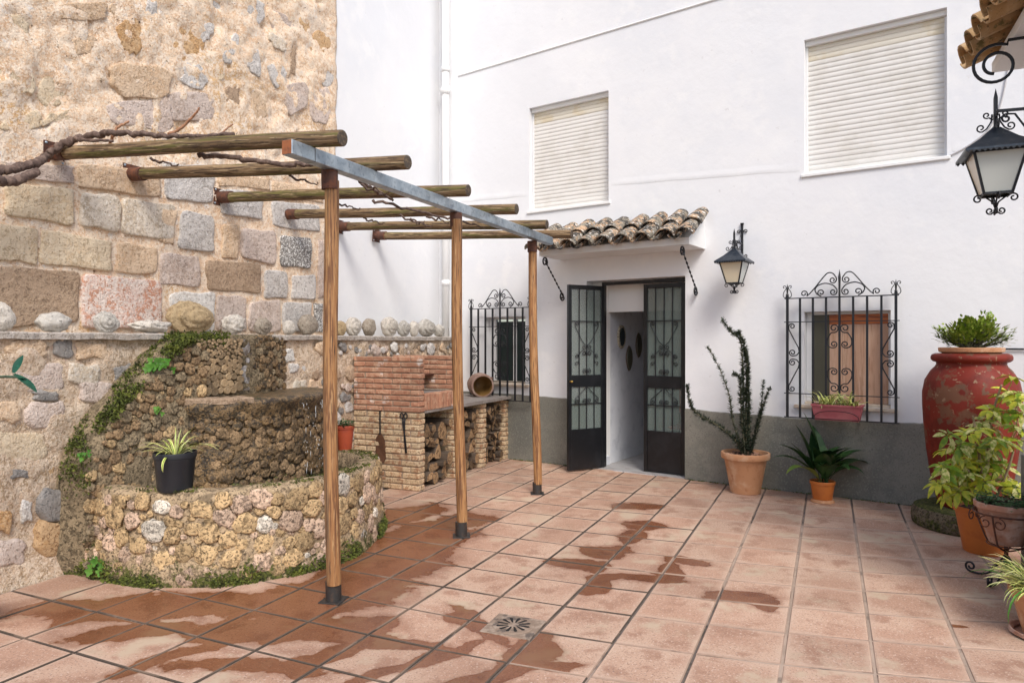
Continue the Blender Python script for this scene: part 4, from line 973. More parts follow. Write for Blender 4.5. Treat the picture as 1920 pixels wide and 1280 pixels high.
# trickling water
m = MB()
for k in range(90):
    p, nr = DO_.at(DO_.len*R.uniform(.50,.74)); q = p + nr*R.uniform(.055,.10); z = R.uniform(.45,1.04); ln = R.choice((.008,.012,.02,.05))
    m.tube([Fp(q.x,q.y,z), Fp(q.x,q.y,z-ln*.5), Fp(q.x,q.y,z-ln)], [.0012,.0026,.0012], 5)
for f, z1, ln in ((.585,.99,.10),(.63,1.03,.07),(.665,1.03,.12),(.70,1.03,.09),(.72,1.02,.07)):
    p, nr = DO_.at(DO_.len*f); q = p + nr*.062; m.tube([Fp(q.x+R.uniform(-.004,.004),q.y,z1-ln*i/8) for i in range(9)], [.0022 + R.uniform(0,.001) for i in range(9)], 5)
stuff(m.build('trickling_water', W['drop'], fountain, True))
# moss: tufts of tiny leaves on rim, shoulder edge and foot
def tufts(m, pos, nrm, n, size, spread, rr):
    nrm = nrm.normalized(); t1 = nrm.orthogonal().normalized(); t2 = nrm.cross(t1)
    for _ in range(n):
        a = rr.uniform(0, 2*PI); q = pos + (t1*math.cos(a)+t2*math.sin(a))*spread*math.sqrt(rr.random())
        d_ = (nrm*rr.uniform(.3,1) + t1*rr.uniform(-.8,.8) + t2*rr.uniform(-.8,.8)).normalized(); s_ = d_.cross(nrm+t1*.3).normalized()*size*rr.uniform(.3,.5); l_ = size*rr.uniform(.7,1.4)
        m.add([q-s_*.4, q+s_*.4, q+d_*l_*.6+s_, q+d_*l_, q+d_*l_*.6-s_], [(0,1,2,3,4)])
m = MB(); rr = random.Random(77)
for _ in range(900):       # foot of the basin
    t = BO.len*rr.uniform(.04,.92); p, nr = BO.at(t)
    if noise.noise(V(t*2.2,0,5)) < -.12: continue
    h = rr.random()**2.2*.16*(.6+noise.noise(V(t*3,1,1))); q = p + nr*.045; tufts(m, Fp(q.x,q.y,max(0,h)), V(nr.x,-nr.y,.5), 7, .016, .03, rr)
for _ in range(420):       # rim
    t = BO.len*rr.uniform(.05,.97); p, nr = BO.at(t)
    if noise.noise(V(t*2.6,3,9)) < -.05 - (.5 if t > BO.len*.7 else 0): continue
    q = p - nr*rr.uniform(.02,.15); tufts(m, Fp(q.x,q.y,rim_h(t)), V(0,0,1), 7, .013, .03, rr)
for _ in range(1100):       # edge of the shoulder
    u = rr.uniform(-.39,.5); d = rr.uniform(.36,.62); h = top_h(u)
    if noise.noise(V(u*6,d*6,2)) < -.15: continue
    tufts(m, Fp(u, d, h - (.04*rr.random() if d > .55 else 0) + .008), V(-.4,-.4,.8), 8, .017, .035, rr)
for _ in range(220):
    u = rr.uniform(.36,1.0); z = 1.60 - rr.random()**2*.10 - max(0,(.45-u))*.4; tufts(m, Fp(u, .40, z), V(0,-1,.5), 7, .014, .03, rr)
stuff(m.build('moss', W['moss'], fountain))
m = MB()
for _ in range(420):       # thin line of moss where the house plinth meets the paving
    x = rr.uniform(2.4,5.6) if rr.random() < .8 else rr.uniform(0,1.05)
    if noise.noise(V(x*3,8,1)) < -.1: continue
    tufts(m, V(x, -.022, .001), V(0,-.4,.8), 4, .011, .015, rr)
stuff(m.build('moss', W['moss'], house))

# ------------------------------------------------------------------ fossils lined up on the ledge
def fossil(u, w, h, mt, kind, label, d=.16, dep=None, rz=0.0, seed=0):
    w *= 1.08; h *= 1.1
    bm = bmesh.new(); bmesh.ops.create_icosphere(bm, subdivisions=4, radius=1.0)
    dep = dep or w*.55
    for v in bm.verts:
        p = v.co.copy(); r_ = math.hypot(p.x, p.z); a = math.atan2(p.z, p.x); k = 1 + .13*noise.noise(p*1.4+V(seed*7,0,0)) + .06*noise.noise(p*3.5+V(0,seed*3,0)) + .05*noise.noise(p*9) + .03*noise.noise(p*18)
        if kind == 'spiral' and p.y < .35:
            ph = r_*3.0*2*PI + a; g_ = .5+.5*math.cos(ph); k *= 1 - .24*(g_**2)*(1 if r_ < .93 else .3)
            if r_ > .45: k *= 1 + .012*math.cos(a*22)
        if kind == 'whelk': ph = (p.x*1.1+.3*p.z)*9; k *= 1 - .09*(.5+.5*math.cos(ph + a*.5)); k *= 1 - .25*max(0, p.x)
        if kind == 'shard': p = V(p.x, p.y, p.z); k *= .82 + .24*abs(noise.noise(p*2.1+V(seed,2,1)))*2
        v.co = V(p.x*w/2*k, p.y*dep/2*k, p.z*h/2*k)
    zmin = min(v.co.z for v in bm.verts)
    for v in bm.verts: v.co.z = max(v.co.z - zmin, .0) - .03*h; v.co.z = max(0, v.co.z)
    me = bpy.data.meshes.new('fossil_stone'); bm.to_mesh(me); bm.free(); me.materials.append(mt); me.polygons.foreach_set('use_smooth', [True]*len(me.polygons))
    o = link('fossil_stone', me, None, L(u, d, 1.602)); o.rotation_euler = (0, 0, LEFT_RZ + rz)
    tag(o, label, 'fossil', 'fossils on the ledge'); return o
G, T_, P_, D_ = W['fossilgrey'], W['fossiltan'], W['fossilpale'], W['fossildark']
fossil(-.66,.20,.17,P_,'round','smooth pale stone at the left edge of the ledge',seed=1)
fossil(-.29,.245,.135,G,'whelk','grey coiled shell fossil lying on its side, second from the left on the ledge',seed=2)
fossil(.075,.175,.145,G,'spiral','grey ammonite with spiral grooves below the pink block',seed=3)
fossil(.44,.30,.10,P_,'shard','long flat pale broken fossil lying beside the large brown ammonite',seed=4)
fossil(.83,.42,.255,T_,'spiral','largest fossil on the ledge, a brown round ammonite before the white block',d=.15,dep=.20,seed=5)
fossil(1.27,.23,.165,P_,'shard','pale angular wedge of stone just right of the large brown ammonite',seed=6)
fossil(1.62,.185,.155,D_,'spiral','dark grey upright ammonite on the ledge above the fountain',seed=7)
fossil(1.97,.15,.13,P_,'round','small pale rounded stone left of the brown lump by the first post',seed=8)
fossil(2.24,.24,.19,D_,'round','brown lumpy stone just left of the nearest pergola post',seed=9)
fossil(2.76,.15,.155,T_,'round','orange-brown stone half hidden right behind the nearest pergola post',seed=10)
fossil(2.98,.215,.205,P_,'spiral','pale ammonite first fully in view right of the nearest pergola post',seed=11)
fossil(3.27,.20,.19,D_,'round','dark grey rounded stone between two pale ammonites before the white wall',seed=12)
fossil(3.68,.26,.225,P_,'spiral','tall pale ammonite above the left part of the brick barbecue',seed=13)
fossil(3.99,.215,.19,G,'spiral','grey ammonite with clear rings touching a slim stone above the barbecue',seed=14)
fossil(4.22,.16,.185,P_,'round','slim pale stone leaning between two ammonites above the barbecue',seed=15)
fossil(4.53,.31,.21,G,'spiral','wide grey ammonite left of the middle pergola post',seed=16)
fossil(4.86,.23,.165,G,'whelk','low grey rounded fossil touching the middle pergola post on its left',seed=17)
fossil(5.06,.16,.18,D_,'round','brown stone at the far end of the ledge right of the middle pergola post',d=.33,dep=.09,seed=18)

# ------------------------------------------------------------------ brick barbecue
bq = left_thing('barbecue', 'brick barbecue with red hearth, grey counter and yellow brick piers holding firewood', 'barbecue', 2.75, 1.17)
def Q(u, d, z=0.0): return V(u-2.75, -(d-1.17), z)
brick_cache = {}
def brick_me(lx, ly, lz, mt, var):
    key = (round(lx,3), round(ly,3), round(lz,3), mt.name, var)
    if key not in brick_cache:
        m = MB(); m.box(-lx/2,lx/2,-ly/2,ly/2,-lz/2,lz/2,.007)
        m.v = [(x+.004*noise.noise(V(x*30+var*7,y*30,z*30))*.6, y+.0025*noise.noise(V(x*30,y*30+var*5,z*30)), z+.003*noise.noise(V(x*20,y*30,z*30+var*3))) for x,y,z in m.v]
        me = bpy.data.meshes.new('brick'); me.from_pydata(m.v, [], m.f); me.materials.append(mt)
        bm = bmesh.new(); bm.from_mesh(me); bmesh.ops.recalc_face_normals(bm, faces=bm.faces); bm.to_mesh(me); bm.free()
        brick_cache[key] = me
    return brick_cache[key]
def brick_panel(name, u0, u1, d0, d1, z0, z1, ncourse, mt, joint=.011, blen=.225, proud=.0):
    """wall one brick thick, its long side across the barbecue; every brick its own piece on a mortar core"""
    w = part(name, bq); h = (z1-z0)/ncourse
    m = MB(); a, b = Q(u0+.012, d0+.005), Q(u1-.012, d1-.016); m.box(a.x, b.x, b.y, a.y, z0, z1-.004); m.build('mortar', W['bmortar'], w)
    for c in range(ncourse):
        x = d1; first = (c % 2 == 1)
        while x > d0 + .03:
            ln = blen*(.5 if first else 1)*R.uniform(.97,1.03); first = False
            ln = min(ln, x-d0)
            o = link('brick', brick_me(u1-u0, round((ln-joint)*50)/50 if ln > .05 else ln-joint, h-joint, mt, R.randrange(3)), w)
            o.location = Q((u0+u1)/2 + R.uniform(-.003,.003), x-ln/2 + R.uniform(-.002,.004), z0 + h*(c+.5)); o.rotation_euler = (R.uniform(-.012,.012), R.uniform(-.02,.02), R.uniform(-.01,.01))
            x -= ln
    return w
brick_panel('near_pier', 2.75, 2.865, .33, 1.17, .0, .805, 13, W['brickyel'], .012)
brick_panel('hearth_side', 2.75, 2.865, .33, 1.165, .806, 1.385, 10, W['brickred'])
brick_panel('hearth_side', 3.49, 3.605, .33, 1.165, 1.002, 1.385, 7, W['brickred'])
brick_panel('pier', 3.49, 3.605, .60, 1.165, .0, .79, 13, W['brickyel'], .012)
brick_panel('pier', 4.17, 4.29, .60, 1.165, .0, .79, 13, W['brickyel'], .012)
brick_panel('pier', 4.86, 4.975, .60, 1.15, .0, .79, 13, W['brickyel'], .012)
# hearth floor with its edge of upright bricks
he = part('hearth_floor', bq)
m = MB(); a, b = Q(2.866,.33), Q(3.61,1.06); m.box(a.x, b.x, b.y, a.y, .83, .985); m.build('hearth_slab', W['slab'], he)
n = 13
for i in range(n):
    u = 2.868 + (3.605-2.868)*(i+.5)/n
    o = link('brick', brick_me(.047, .105, .172, W['brickred'], i % 3), he, Q(u, 1.118 + R.uniform(-.003,.003), .906))
m = MB(); a, b = Q(2.866,.4), Q(3.489,.9); m.box(a.x, b.x, b.y, a.y, 1.165, 1.178); m.build('grill_shelf', W['rust'], bq)
m = MB(); pl = [Q(2.867,.32),Q(5.13,.32),Q(4.975,1.195),Q(3.612,1.195),Q(3.612,1.160),Q(2.867,1.160)]
n = len(pl); m.add([(p.x,p.y,.792) for p in pl]+[(p.x,p.y,.828) for p in pl], [tuple(range(n)), tuple(range(n,2*n))]+[(i,(i+1)%n,n+(i+1)%n,n+i) for i in range(n)])
m.v = [(x, y, z - (.012 if False else 0)) for x, y, z in m.v]; m.build('counter', W['slab'], bq, fix=True)
# firewood
LOGS = []
def log_me(i, kind):
    rr = random.Random(i*5+kind); n = 12
    if kind == 0: pr = [(math.cos(2*PI*k/n)*rr.uniform(.86,1.06), math.sin(2*PI*k/n)*rr.uniform(.86,1.06)) for k in range(n)]
    elif kind == 1:
        pr = [(-.9,-.55),(-.3,-.78),(.4,-.72),(.95,-.45),(.6,.1),(.25,.65),(0,.98),(-.3,.6),(-.65,.0)]; pr = [(x*rr.uniform(.85,1.1), y*rr.uniform(.85,1.1)) for x, y in pr]
    else:
        pr = [(math.cos(a)*rr.uniform(.9,1.05), math.sin(a)*rr.uniform(.9,1.05)) for a in [PI*k/7 for k in range(8)]]; pr = [(x, y-.4) for x, y in pr]
    n = len(pr); m = MB(); segs = 4
    bx, by = rr.uniform(-.02,.02), rr.uniform(-.02,.02)
    vs_ = [(x + bx*math.sin(s/segs*PI)*8 + .05*noise.noise(V(x*2,y*2,s+i)), .46*s/segs, y + by*math.sin(s/segs*PI)*8) for s in range(segs+1) for x, y in pr]
    fs = [(s*n+k, s*n+(k+1)%n, (s+1)*n+(k+1)%n, (s+1)*n+k) for s in range(segs) for k in range(n)]
    m.add(vs_, fs, 0); m.add([vs_[k] for k in range(n)], [tuple(range(n))], 1); m.add([vs_[segs*n+k] for k in range(n)], [tuple(range(n))[::-1]], 1)
    me = bpy.data.meshes.new('firewood_log'); me.from_pydata(m.v, [], m.f); me.materials.append(W['logbark']); me.materials.append(W['logend'])
    me.polygons.foreach_set('material_index', m.mi); bm = bmesh.new(); bm.from_mesh(me); bmesh.ops.recalc_face_normals(bm, faces=bm.faces); bm.to_mesh(me); bm.free()
    return me
for i in range(9): LOGS.append(log_me(i, i % 3))
BAYS = [(2.875,3.48,.64,.045,.088,'split firewood log in the bay under the hearth','firewood under the hearth'),
        (3.615,4.16,.70,.030,.066,'firewood log in the middle bay between two yellow brick piers','firewood in the middle bay'),
        (4.30,4.85,.70,.022,.052,'thin firewood log in the far bay next to the grey plinth','firewood in the far bay')]
for bi, (u0, u1, top, r0, r1, lab, grp) in enumerate(BAYS):
    for x, z, r in pack(u1-u0, top, r0, r1, 1500, 60+bi, lambda x, z, r: x-r*.95 > 0 and x+r*.95 < u1-u0 and z-r*.9 > 0, .66):
        o = link('firewood_log', R.choice(LOGS), None); tag(o, lab, 'log', grp)
        o.matrix_basis = Matrix.Translation(L(u0+x, R.uniform(1.02,1.16), z)) @ Matrix.Rotation(LEFT_RZ + R.uniform(-.10,.10), 4, 'Z') @ Matrix.Rotation(R.uniform(-.05,.05), 4, 'X') @ Matrix.Rotation(R.uniform(0,2*PI) if r < .06 else R.uniform(-.4,.4), 4, 'Y') @ Matrix.Diagonal((r*1.05, 1.0, r*1.05, 1))
# tools hung on the pier
def hung(name, label, cat, d): return thing(name, label, cat, L(2.738, d, .80), LEFT_RZ + PI/2)
W['toolwood'] = mat('rusty_blade', (.10,.042,.02), .75, layers=[((.15,.07,.03), 9, .45, .65), ((.07,.035,.02), 24, .52, .7)])
sh = hung('ash_shovel', 'rusty flat ash shovel hanging on the yellow brick pier', 'shovel', .69)
m = MB(); m.tube([(0,0,.0),(0,-.002,-.24)], .008, 8); m.tube([(0,0,-.005),(0,0,.012)], .011, 8); m.build('handle', W['iron'], sh)
m = MB(); ol = [(-.012,-.22),(-.05,-.275),(-.062,-.33),(-.066,-.49),(-.045,-.53),(.045,-.53),(.066,-.49),(.062,-.33),(.05,-.275),(.012,-.22)]; n = len(ol)
m.add([(x,-.004-(.012 if abs(x) > .055 else 0),z) for x,z in ol]+[(x,.0-(.012 if abs(x) > .055 else 0),z) for x,z in ol], [tuple(range(n)),tuple(range(n,2*n))]+[(i,(i+1)%n,n+(i+1)%n,n+i) for i in range(n)]); m.build('blade', W['toolwood'], sh, fix=True)
tg = hung('fire_tongs', 'black iron fire tongs with two ring handles hanging beside the shovel', 'tongs', .985)
for sg in (-1, 1):
    m = MB(); ring = [(sg*.024+.019*math.cos(a), 0, -.028+.028*math.sin(a)) for a in [2*PI*k/14 for k in range(15)]]; m.tube(ring, .006, 6)
    m.tube([(sg*.012,0,-.055),(sg*.010,0,-.1),(-sg*.004-.012,0,-.25),(-sg*.004-.03,0,-.41)], .008, 6); m.build('arm', W['iron'], tg, True)
# clay jar lying on the counter
jr = thing('clay_jar', 'old clay jar lying on its side on the barbecue counter, mouth towards the yard', 'jar', L(4.80,.78,.829), LEFT_RZ)
prof = [(0.0,0),(.085,.0),(.115,.03),(.142,.09),(.155,.16),(.158,.22),(.152,.28),(.146,.30),(.152,.305),(.154,.325),(.148,.335),(.128,.332),(.120,.31),(.135,.2),(.10,.05),(0,.03)]
m = MB(); m.lathe(prof[:12], 30, wob=.03); m2 = MB(); m2.lathe(prof[11:], 30)
jb = m.build('body', W['oldclay'], jr, 1); ji = m2.build('inside', W['oldclayin'], jr, 1)
dirn = V(-.72,-.69,-.06).normalized(); rot = dirn.to_track_quat('Z','Y').to_matrix().to_4x4()
for o in (jb, ji): o.matrix_basis = Matrix.Translation((.05,.06,.160)) @ rot
m = MB()
for k in range(2): m.tube([(.155,.0,.26-.03),(.185,.0,.25-.02),(.185,0,.19),(.155,0,.17)], .012, 6)
o = m.build('handle', W['oldclay'], jr, True); o.matrix_basis = jb.matrix_basis @ Matrix.Rotation(.5, 4, 'Z')

# ------------------------------------------------------------------ pergola
pg = left_thing('pergola', 'pergola of round timber rafters on a galvanised steel beam and three wooden posts', 'pergola', 1.5, 2.3)
def PGp(u, d, z): return V(u-1.5, -(d-2.3), z)
def log_cyl(ln, r, n=16, seed=0, bow=.006):
    """timber along local +z with slight bow and flats; end caps on a second material"""
    m = MB(); k = 14; vs_ = []
    for i in range(k+1):
        z = ln*i/k; bx = bow*math.sin(PI*i/k*1.3+seed); by = bow*.7*math.sin(PI*i/k*1.7+seed*2)
        for j in range(n):
            a = 2*PI*j/n; q = r*(1+.035*noise.noise(V(math.cos(a)*1.5+seed, math.sin(a)*1.5, z*2.5)))
            vs_.append((bx+q*math.cos(a), by+q*math.sin(a), z))
    m.add(vs_, [(i*n+j, i*n+(j+1)%n, (i+1)*n+(j+1)%n, (i+1)*n+j) for i in range(k) for j in range(n)], 0)
    for b, rv in ((0,1),(k*n,0)):
        base = [vs_[b+j] for j in range(n)]; sg = -1 if rv else 1
        inner = [(x*.9, y*.9, z + sg*.004) for x, y, z in base]
        m.add(base+inner, [(j,(j+1)%n,n+(j+1)%n,n+j) for j in range(n)] + [tuple(range(n,2*n))], 1)
    return m
for i, (u, d, du, dn) in enumerate(((0.0,2.30,-.005,-.040),(1.512,2.335,-.02,-.06),(3.178,2.295,-.02,-.075))):
    base, top = PGp(u, d, .10), PGp(u+du, 2.30 if i == 1 else d+dn*.6, 2.50)
    m = log_cyl((top-base).length, .0425, seed=i*3+1, bow=.013)
    ps = m.build('post', [W['post'], W['endgrain']], pg, 40, fix=True); ps.matrix_basis = Matrix.Translation(base) @ (top-base).to_track_quat('Z','Y').to_matrix().to_4x4()
    m = MB(); m.tube([(0,0,-.105),(0,0,.015)], .0465, 20); m.build('shoe', W['darksteel'], ps, 40)
    m = MB(); m.box(-.068,.068,-.068,.068,-.101,-.093,.002); m.build('base_plate', W['darksteel'], ps)
    ln = (top-base).length; m = MB(); m.tube([(0,0,ln-.055),(0,0,ln+.055)], .049, 20); m.build('sleeve', W['rust'], ps, 40)
bm_ = part('beam', pg)
m = MB(); a = PGp(-.39,2.335,0); b = PGp(3.52,2.265,0); m.box(a.x, b.x, a.y, b.y, 2.557, 2.638, .004); m.build('steel_section', W['galv'], bm_)
m = MB(); m.box(a.x-.003, a.x+.002, a.y+.003, b.y-.003, 2.560, 2.635); m.build('end_cap', W['rustcap'], bm_)
m = MB(); m.box(a.x+.185, a.x+.190, a.y-.0006, b.y+.0006, 2.5565, 2.6385); m.build('weld_seam', W['darksteel'], bm_)
RAFT = [(-.206,2.53,2.87),(.39,2.571,2.85),(1.265,2.532,2.835),(2.107,2.547,2.822),(2.927,2.50,2.822),(3.629,2.506,2.817)]
for i, (u, dend, zw) in enumerate(RAFT):
    zb = 2.638 + .047; slope = (zb-zw)/2.3
    if u > 3.52: zb += .0
    p0 = PGp(u, .07, zw + slope*.07); p1 = PGp(u, dend, zw + slope*dend); m = log_cyl((p1-p0).length, .0455, seed=i*5+2, bow=.005)
    rf = m.build('rafter', [W['rafter'], W['endgrain']], pg, 40, fix=True); q = (p1-p0).to_track_quat('Z','Y').to_matrix().to_4x4(); rf.matrix_basis = Matrix.Translation(p0) @ q
    m = MB(); m.tube([(0,0,-.06),(0,0,.075)], .053, 18); m.build('socket', W['rust'], rf, 40)
    m = MB(); m.box(-.075,.075,-.075,.075,-.070,-.060,.002)
    o = m.build('wall_plate', W['rust'], rf)
    m = MB()
    for bx_, by_ in ((-1,-1),(1,-1),(1,1),(-1,1)): m.lathe([(.009,-.060),(.009,-.055),(.005,-.052),(0,-.052)], 8, bx_*.060, by_*.060, 0)
    m.build('bolts', W['galv'], rf)
# leafless vine
vine = left_thing('grapevine', 'bare gnarled grapevine trailing along the pergola rafters', 'vine', -.55, .3, 2.58)
def VN(u, d, z): return V(u+.55, -(d-.3), z-2.58)
def branch(name, pts, r0, r1, mt, n=7, wob=.012, seed=0, per=10):
    P = catmull([VN(*p) for p in pts], per); m = MB()
    P = [p + V(noise.noise(V(i*.45,seed,1)), noise.noise(V(i*.45,seed,4)), noise.noise(V(i*.45,seed,7)))*wob for i, p in enumerate(P)]
    k = len(P)-1; m.tube(P, [(r0+(r1-r0)*i/k)*(1+.28*noise.noise(V(i*.37,seed,9)) + .16*noise.noise(V(i*1.3,seed,2))) for i in range(k+1)], n); return m.build(name, mt, vine, True)
sl0 = (2.685-2.87)/2.3
def onr(d, up, du=0.0, i=0): u, _, zw = RAFT[i]; return (u+du, d, zw + (2.685-zw)/2.3*d + up)
branch('trunk', [(-1.25,.20,2.30),(-.80,.22,2.56),(-.62,.24,2.64),(-.45,.20,2.72),(-.34,.14,2.80),(-.26,.20,2.90), onr(.36,.10), onr(.60,.115), onr(.85,.10), onr(1.10,.075), onr(1.35,.062), onr(1.7,.056)], .034, .012, W['bark'], 9, .018, 3)
branch('limb', [(-1.05,.30,2.42),(-.78,.29,2.52),(-.60,.27,2.57),(-.46,.24,2.66)], .040, .026, W['bark'], 9, .02, 5)
branch('side_branch', [(-.30,.18,2.84), onr(.22,.085,-.02), onr(.42,.06,-.05), onr(.7,.045,-.055)], .018, .009, W['bark'], 7, .01, 8)
branch('cane', [onr(.62,.10), onr(.66,.16,.02), onr(.72,.20,.05)], .012, .007, W['cane'], 6, .008, 11)
branch('cane', [onr(.63,.10), onr(.57,.05,.02), onr(.50,.02,.045), onr(.44,-.01,.05)], .011, .006, W['cane'], 6, .01, 13)
branch('cane', [onr(1.15,.08), onr(1.22,.12,.03), onr(1.30,.19,.05), onr(1.36,.255,.06)], .012, .006, W['cane'], 6, .008, 15)
branch('cane', [onr(1.60,.06), onr(1.64,.10,.02), onr(1.68,.13,.03)], .006, .004, W['cane'], 5, .006, 17)
branch('side_branch', [onr(1.35,-.045,.06), onr(1.6,-.05,.12), onr(1.9,-.075,.25), (.15,2.05,2.66),(.39,2.1,2.66),(.7,2.0,2.655),(1.0,1.9,2.66),(1.27,1.85,2.66)], .017, .010, W['bark'], 7, .02, 19)
branch('side_branch', [(1.15,1.75,2.64),(1.45,1.9,2.61),(1.75,2.05,2.58),(1.95,2.1,2.62),(2.2,2.2,2.64)], .012, .006, W['bark'], 6, .025, 21)
for k, (u, d, z) in enumerate(((-.1,.85,2.77),(.45,1.55,2.70),(1.32,1.25,2.70),(1.7,1.9,2.60),(1.9,1.6,2.62),(2.1,.95,2.72),(2.15,2.0,2.62),(.6,2.05,2.62),(1.6,1.7,2.60))):
    branch('spur', [(u,d,z),(u+.03,d+.05,z-.03),(u+.02,d+.11,z-.035),(u+.05,d+.16,z-.065),(u+.04,d+.22,z-.06)], .010, .004, W['bark'], 5, .02, 30+k, 4)

# ------------------------------------------------------------------ lanterns
def lantern(label, loc, rz, arm, k=1.0, crook=False):
    """square tapered lantern; local -y points away from its wall, origin at the foot of its finial"""
    t = thing('wall_lantern', label, 'lantern', loc, rz, 'wrought-iron wall lanterns'); ir = W['iron']
    zb, ze, za, zs = .10*k, .325*k, .455*k, .665*k           # pane foot, eave, roof apex, spike top
    b, tp, ev = .062*k, .118*k, .160*k
    C = [(-1,-1),(1,-1),(1,1),(-1,1)]
    for i in range(4):
        a, c = C[i], C[(i+1) % 4]
        m = MB(); m.add([(a[0]*b,a[1]*b,zb),(c[0]*b,c[1]*b,zb),(c[0]*tp,c[1]*tp,ze-.01),(a[0]*tp,a[1]*tp,ze-.01)], [(0,1,2,3)]); m.build('pane', W['lampglass'] if i in (0,2) else W['lampglass2'], t)
        m = MB(); m.tube([(a[0]*b,a[1]*b,zb-.005),(a[0]*tp,a[1]*tp,ze)], .0085*k, 4, sq=True); m.build('corner_bar', ir, t)
        for r_, z, nm in ((b,zb,'foot_rail'),(tp,ze-.012,'top_rail')):
            m = MB(); m.tube([(a[0]*r_,a[1]*r_,z),(c[0]*r_,c[1]*r_,z)], .0085*k, 4, sq=True); m.build(nm, ir, t)
    m = MB(); m.add([(x*ev,y*ev,ze-.012) for x,y in C] + [(x*ev,y*ev,ze) for x,y in C] + [(x*.085*k,y*.085*k,ze+.060*k) for x,y in C] + [(x*.018*k,y*.018*k,za) for x,y in C],
        [(3,2,1,0)]+[(q*4+i, q*4+(i+1)%4, q*4+4+(i+1)%4, q*4+4+i) for q in range(3) for i in range(4)]); m.build('roof', W['roofiron'], t)
    m = MB()
    for i in range(4):
        a, c = V(*C[i],0)*ev, V(*C[(i+1) % 4],0)*ev
        for j in range(13):
            p = a + (c-a)*((j+.5)/13); d_ = (c-a)/26*.9; m.add([(p.x-d_.x,p.y-d_.y,ze-.011),(p.x+d_.x,p.y+d_.y,ze-.011),(p.x,p.y,ze-.026)], [(0,1,2)])
    m.build('eave_trim', ir, t)
    m = MB(); m.tube([(0,0,za-.02),(0,0,za+.02),(0,0,za+.05),(0,0,zs-.05*k),(0,0,zs)], [.022*k,.012*k,.0125*k,.0125*k,.001], 4, sq=True); m.build('spike', ir, t)
    def spi(cx, cz, r, a0, tn, n=14): return [(cx+r*(1-.7*i/n)*math.cos(a0+tn*2*PI*i/n), cz+r*(1-.7*i/n)*math.sin(a0+tn*2*PI*i/n)) for i in range(n+1)]
    for i in range(4):
        ca, sa = math.cos(i*PI/2), math.sin(i*PI/2)
        f = lambda P: [((x*k)*ca, (x*k)*sa, z*k) for x, z in P]
        for P in ([(.0,.02),(.012,.06),(.045,.088)] + spi(.080,.080,.022,PI*.6,-1.1), [(.005,.01)] + spi(.026,.014,.018,-PI*.6,1.1)):
            m = MB(); m.tube(f(P), .0045*k, 5); m.build('foot_scroll', ir, t, True)
        for P in ([(.016,.53),(.02,.49),(.04,.455)] + spi(.066,.462,.022,-PI*.6,1.1), [(.012,.50)] + spi(.040,.528,.018,-PI*.7,1.1)):
            m = MB(); m.tube(f(P), .0042*k, 5); m.build('top_scroll', ir, t, True)
    # bracket back to the wall
    zl = .545*k; m = MB(); m.tube([(0,0,zl),(0,arm-.02,zl-.01)], .010*k, 4, sq=True); m.build('arm', ir, t)
    m = MB(); m.tube([(0,arm-.012,.33*k),(0,arm-.012,.36*k),(0,arm-.012,.40*k),(0,arm-.012,.70*k),(0,arm-.012,.735*k),(0,arm-.012,.76*k)], [.008,.018*k,.014*k,.014*k,.016*k,.024*k], 4, sq=True); m.build('wall_bar', ir, t)
    for P in (spi(.05,.50,.024,PI*.5,1.1)[::-1] + [(.09,.52),(.14,.44),(.19,.39),(arm-.03,.385)] , [(arm-.02,.60)] + spi(arm-.045,.615,.022,0,1.1)):
        m = MB(); m.tube([(0, y, z*k) for y, z in P], .0055*k, 5); m.build('arm_scroll', ir, t, True)
    for sx in (-1, 1):
        for z0, a0, tn in ((.66,PI*1.0,-1.1),(.42,PI*1.0,1.1)):
            P = [(.012,z0)] + spi(.036,z0+(.01 if tn < 0 else -.01),.022,a0,tn); m = MB(); m.tube([(sx*x, arm-.012, z*k) for x, z in P], .0048*k, 5); m.build('bar_scroll', ir, t, True)
    if crook:
        P = [(.0,.62),(-.02,.66)] ; m = MB()
        cx, cz, r0 = .0, .79*k, .115*k
        sp_ = [(math.cos(a)*r0*(1-.62*(i/40)), math.sin(a)*r0*(1-.62*(i/40))) for i in range(41) for a in [PI*.35 + 1.55*2*PI*i/40]]
        m.tube([(0, arm*.95, .86*k),(0, arm*.6, .915*k),(0, .06, .915*k)] + [(0, x_, cz + z_) for x_, z_ in sp_], .0085*k, 6); m.build('crook', ir, t, True)
    return t
lantern('black wrought-iron lantern on the wall between the door hood and the barred window', B(2.99, .29, 2.04), HOUSE_RZ, .29)
pw = V(3.345,4.53,0) + V(.416,.909,0)*(-.80); ln_pos = pw - V(.909,-.416,0)*.30
lantern('large black wrought-iron lantern close by at the right edge under the tiled eave', (ln_pos.x, ln_pos.y, 2.265), LEFT_RZ + PI, .30, 1.06, True)
ih = pw + V(.416,.909,0)*(-.05)
hk = thing('iron_hook', 'short black iron peg on the porch wall below the large lantern', 'hook', (ih.x, ih.y, 2.155), LEFT_RZ)
m = MB(); m.tube([(0,-.0,0),(0,.115,0)], .012, 8); m.tube([(0,.10,0),(0,.13,0)], .017, 8); m.build('peg', W['iron'], hk)

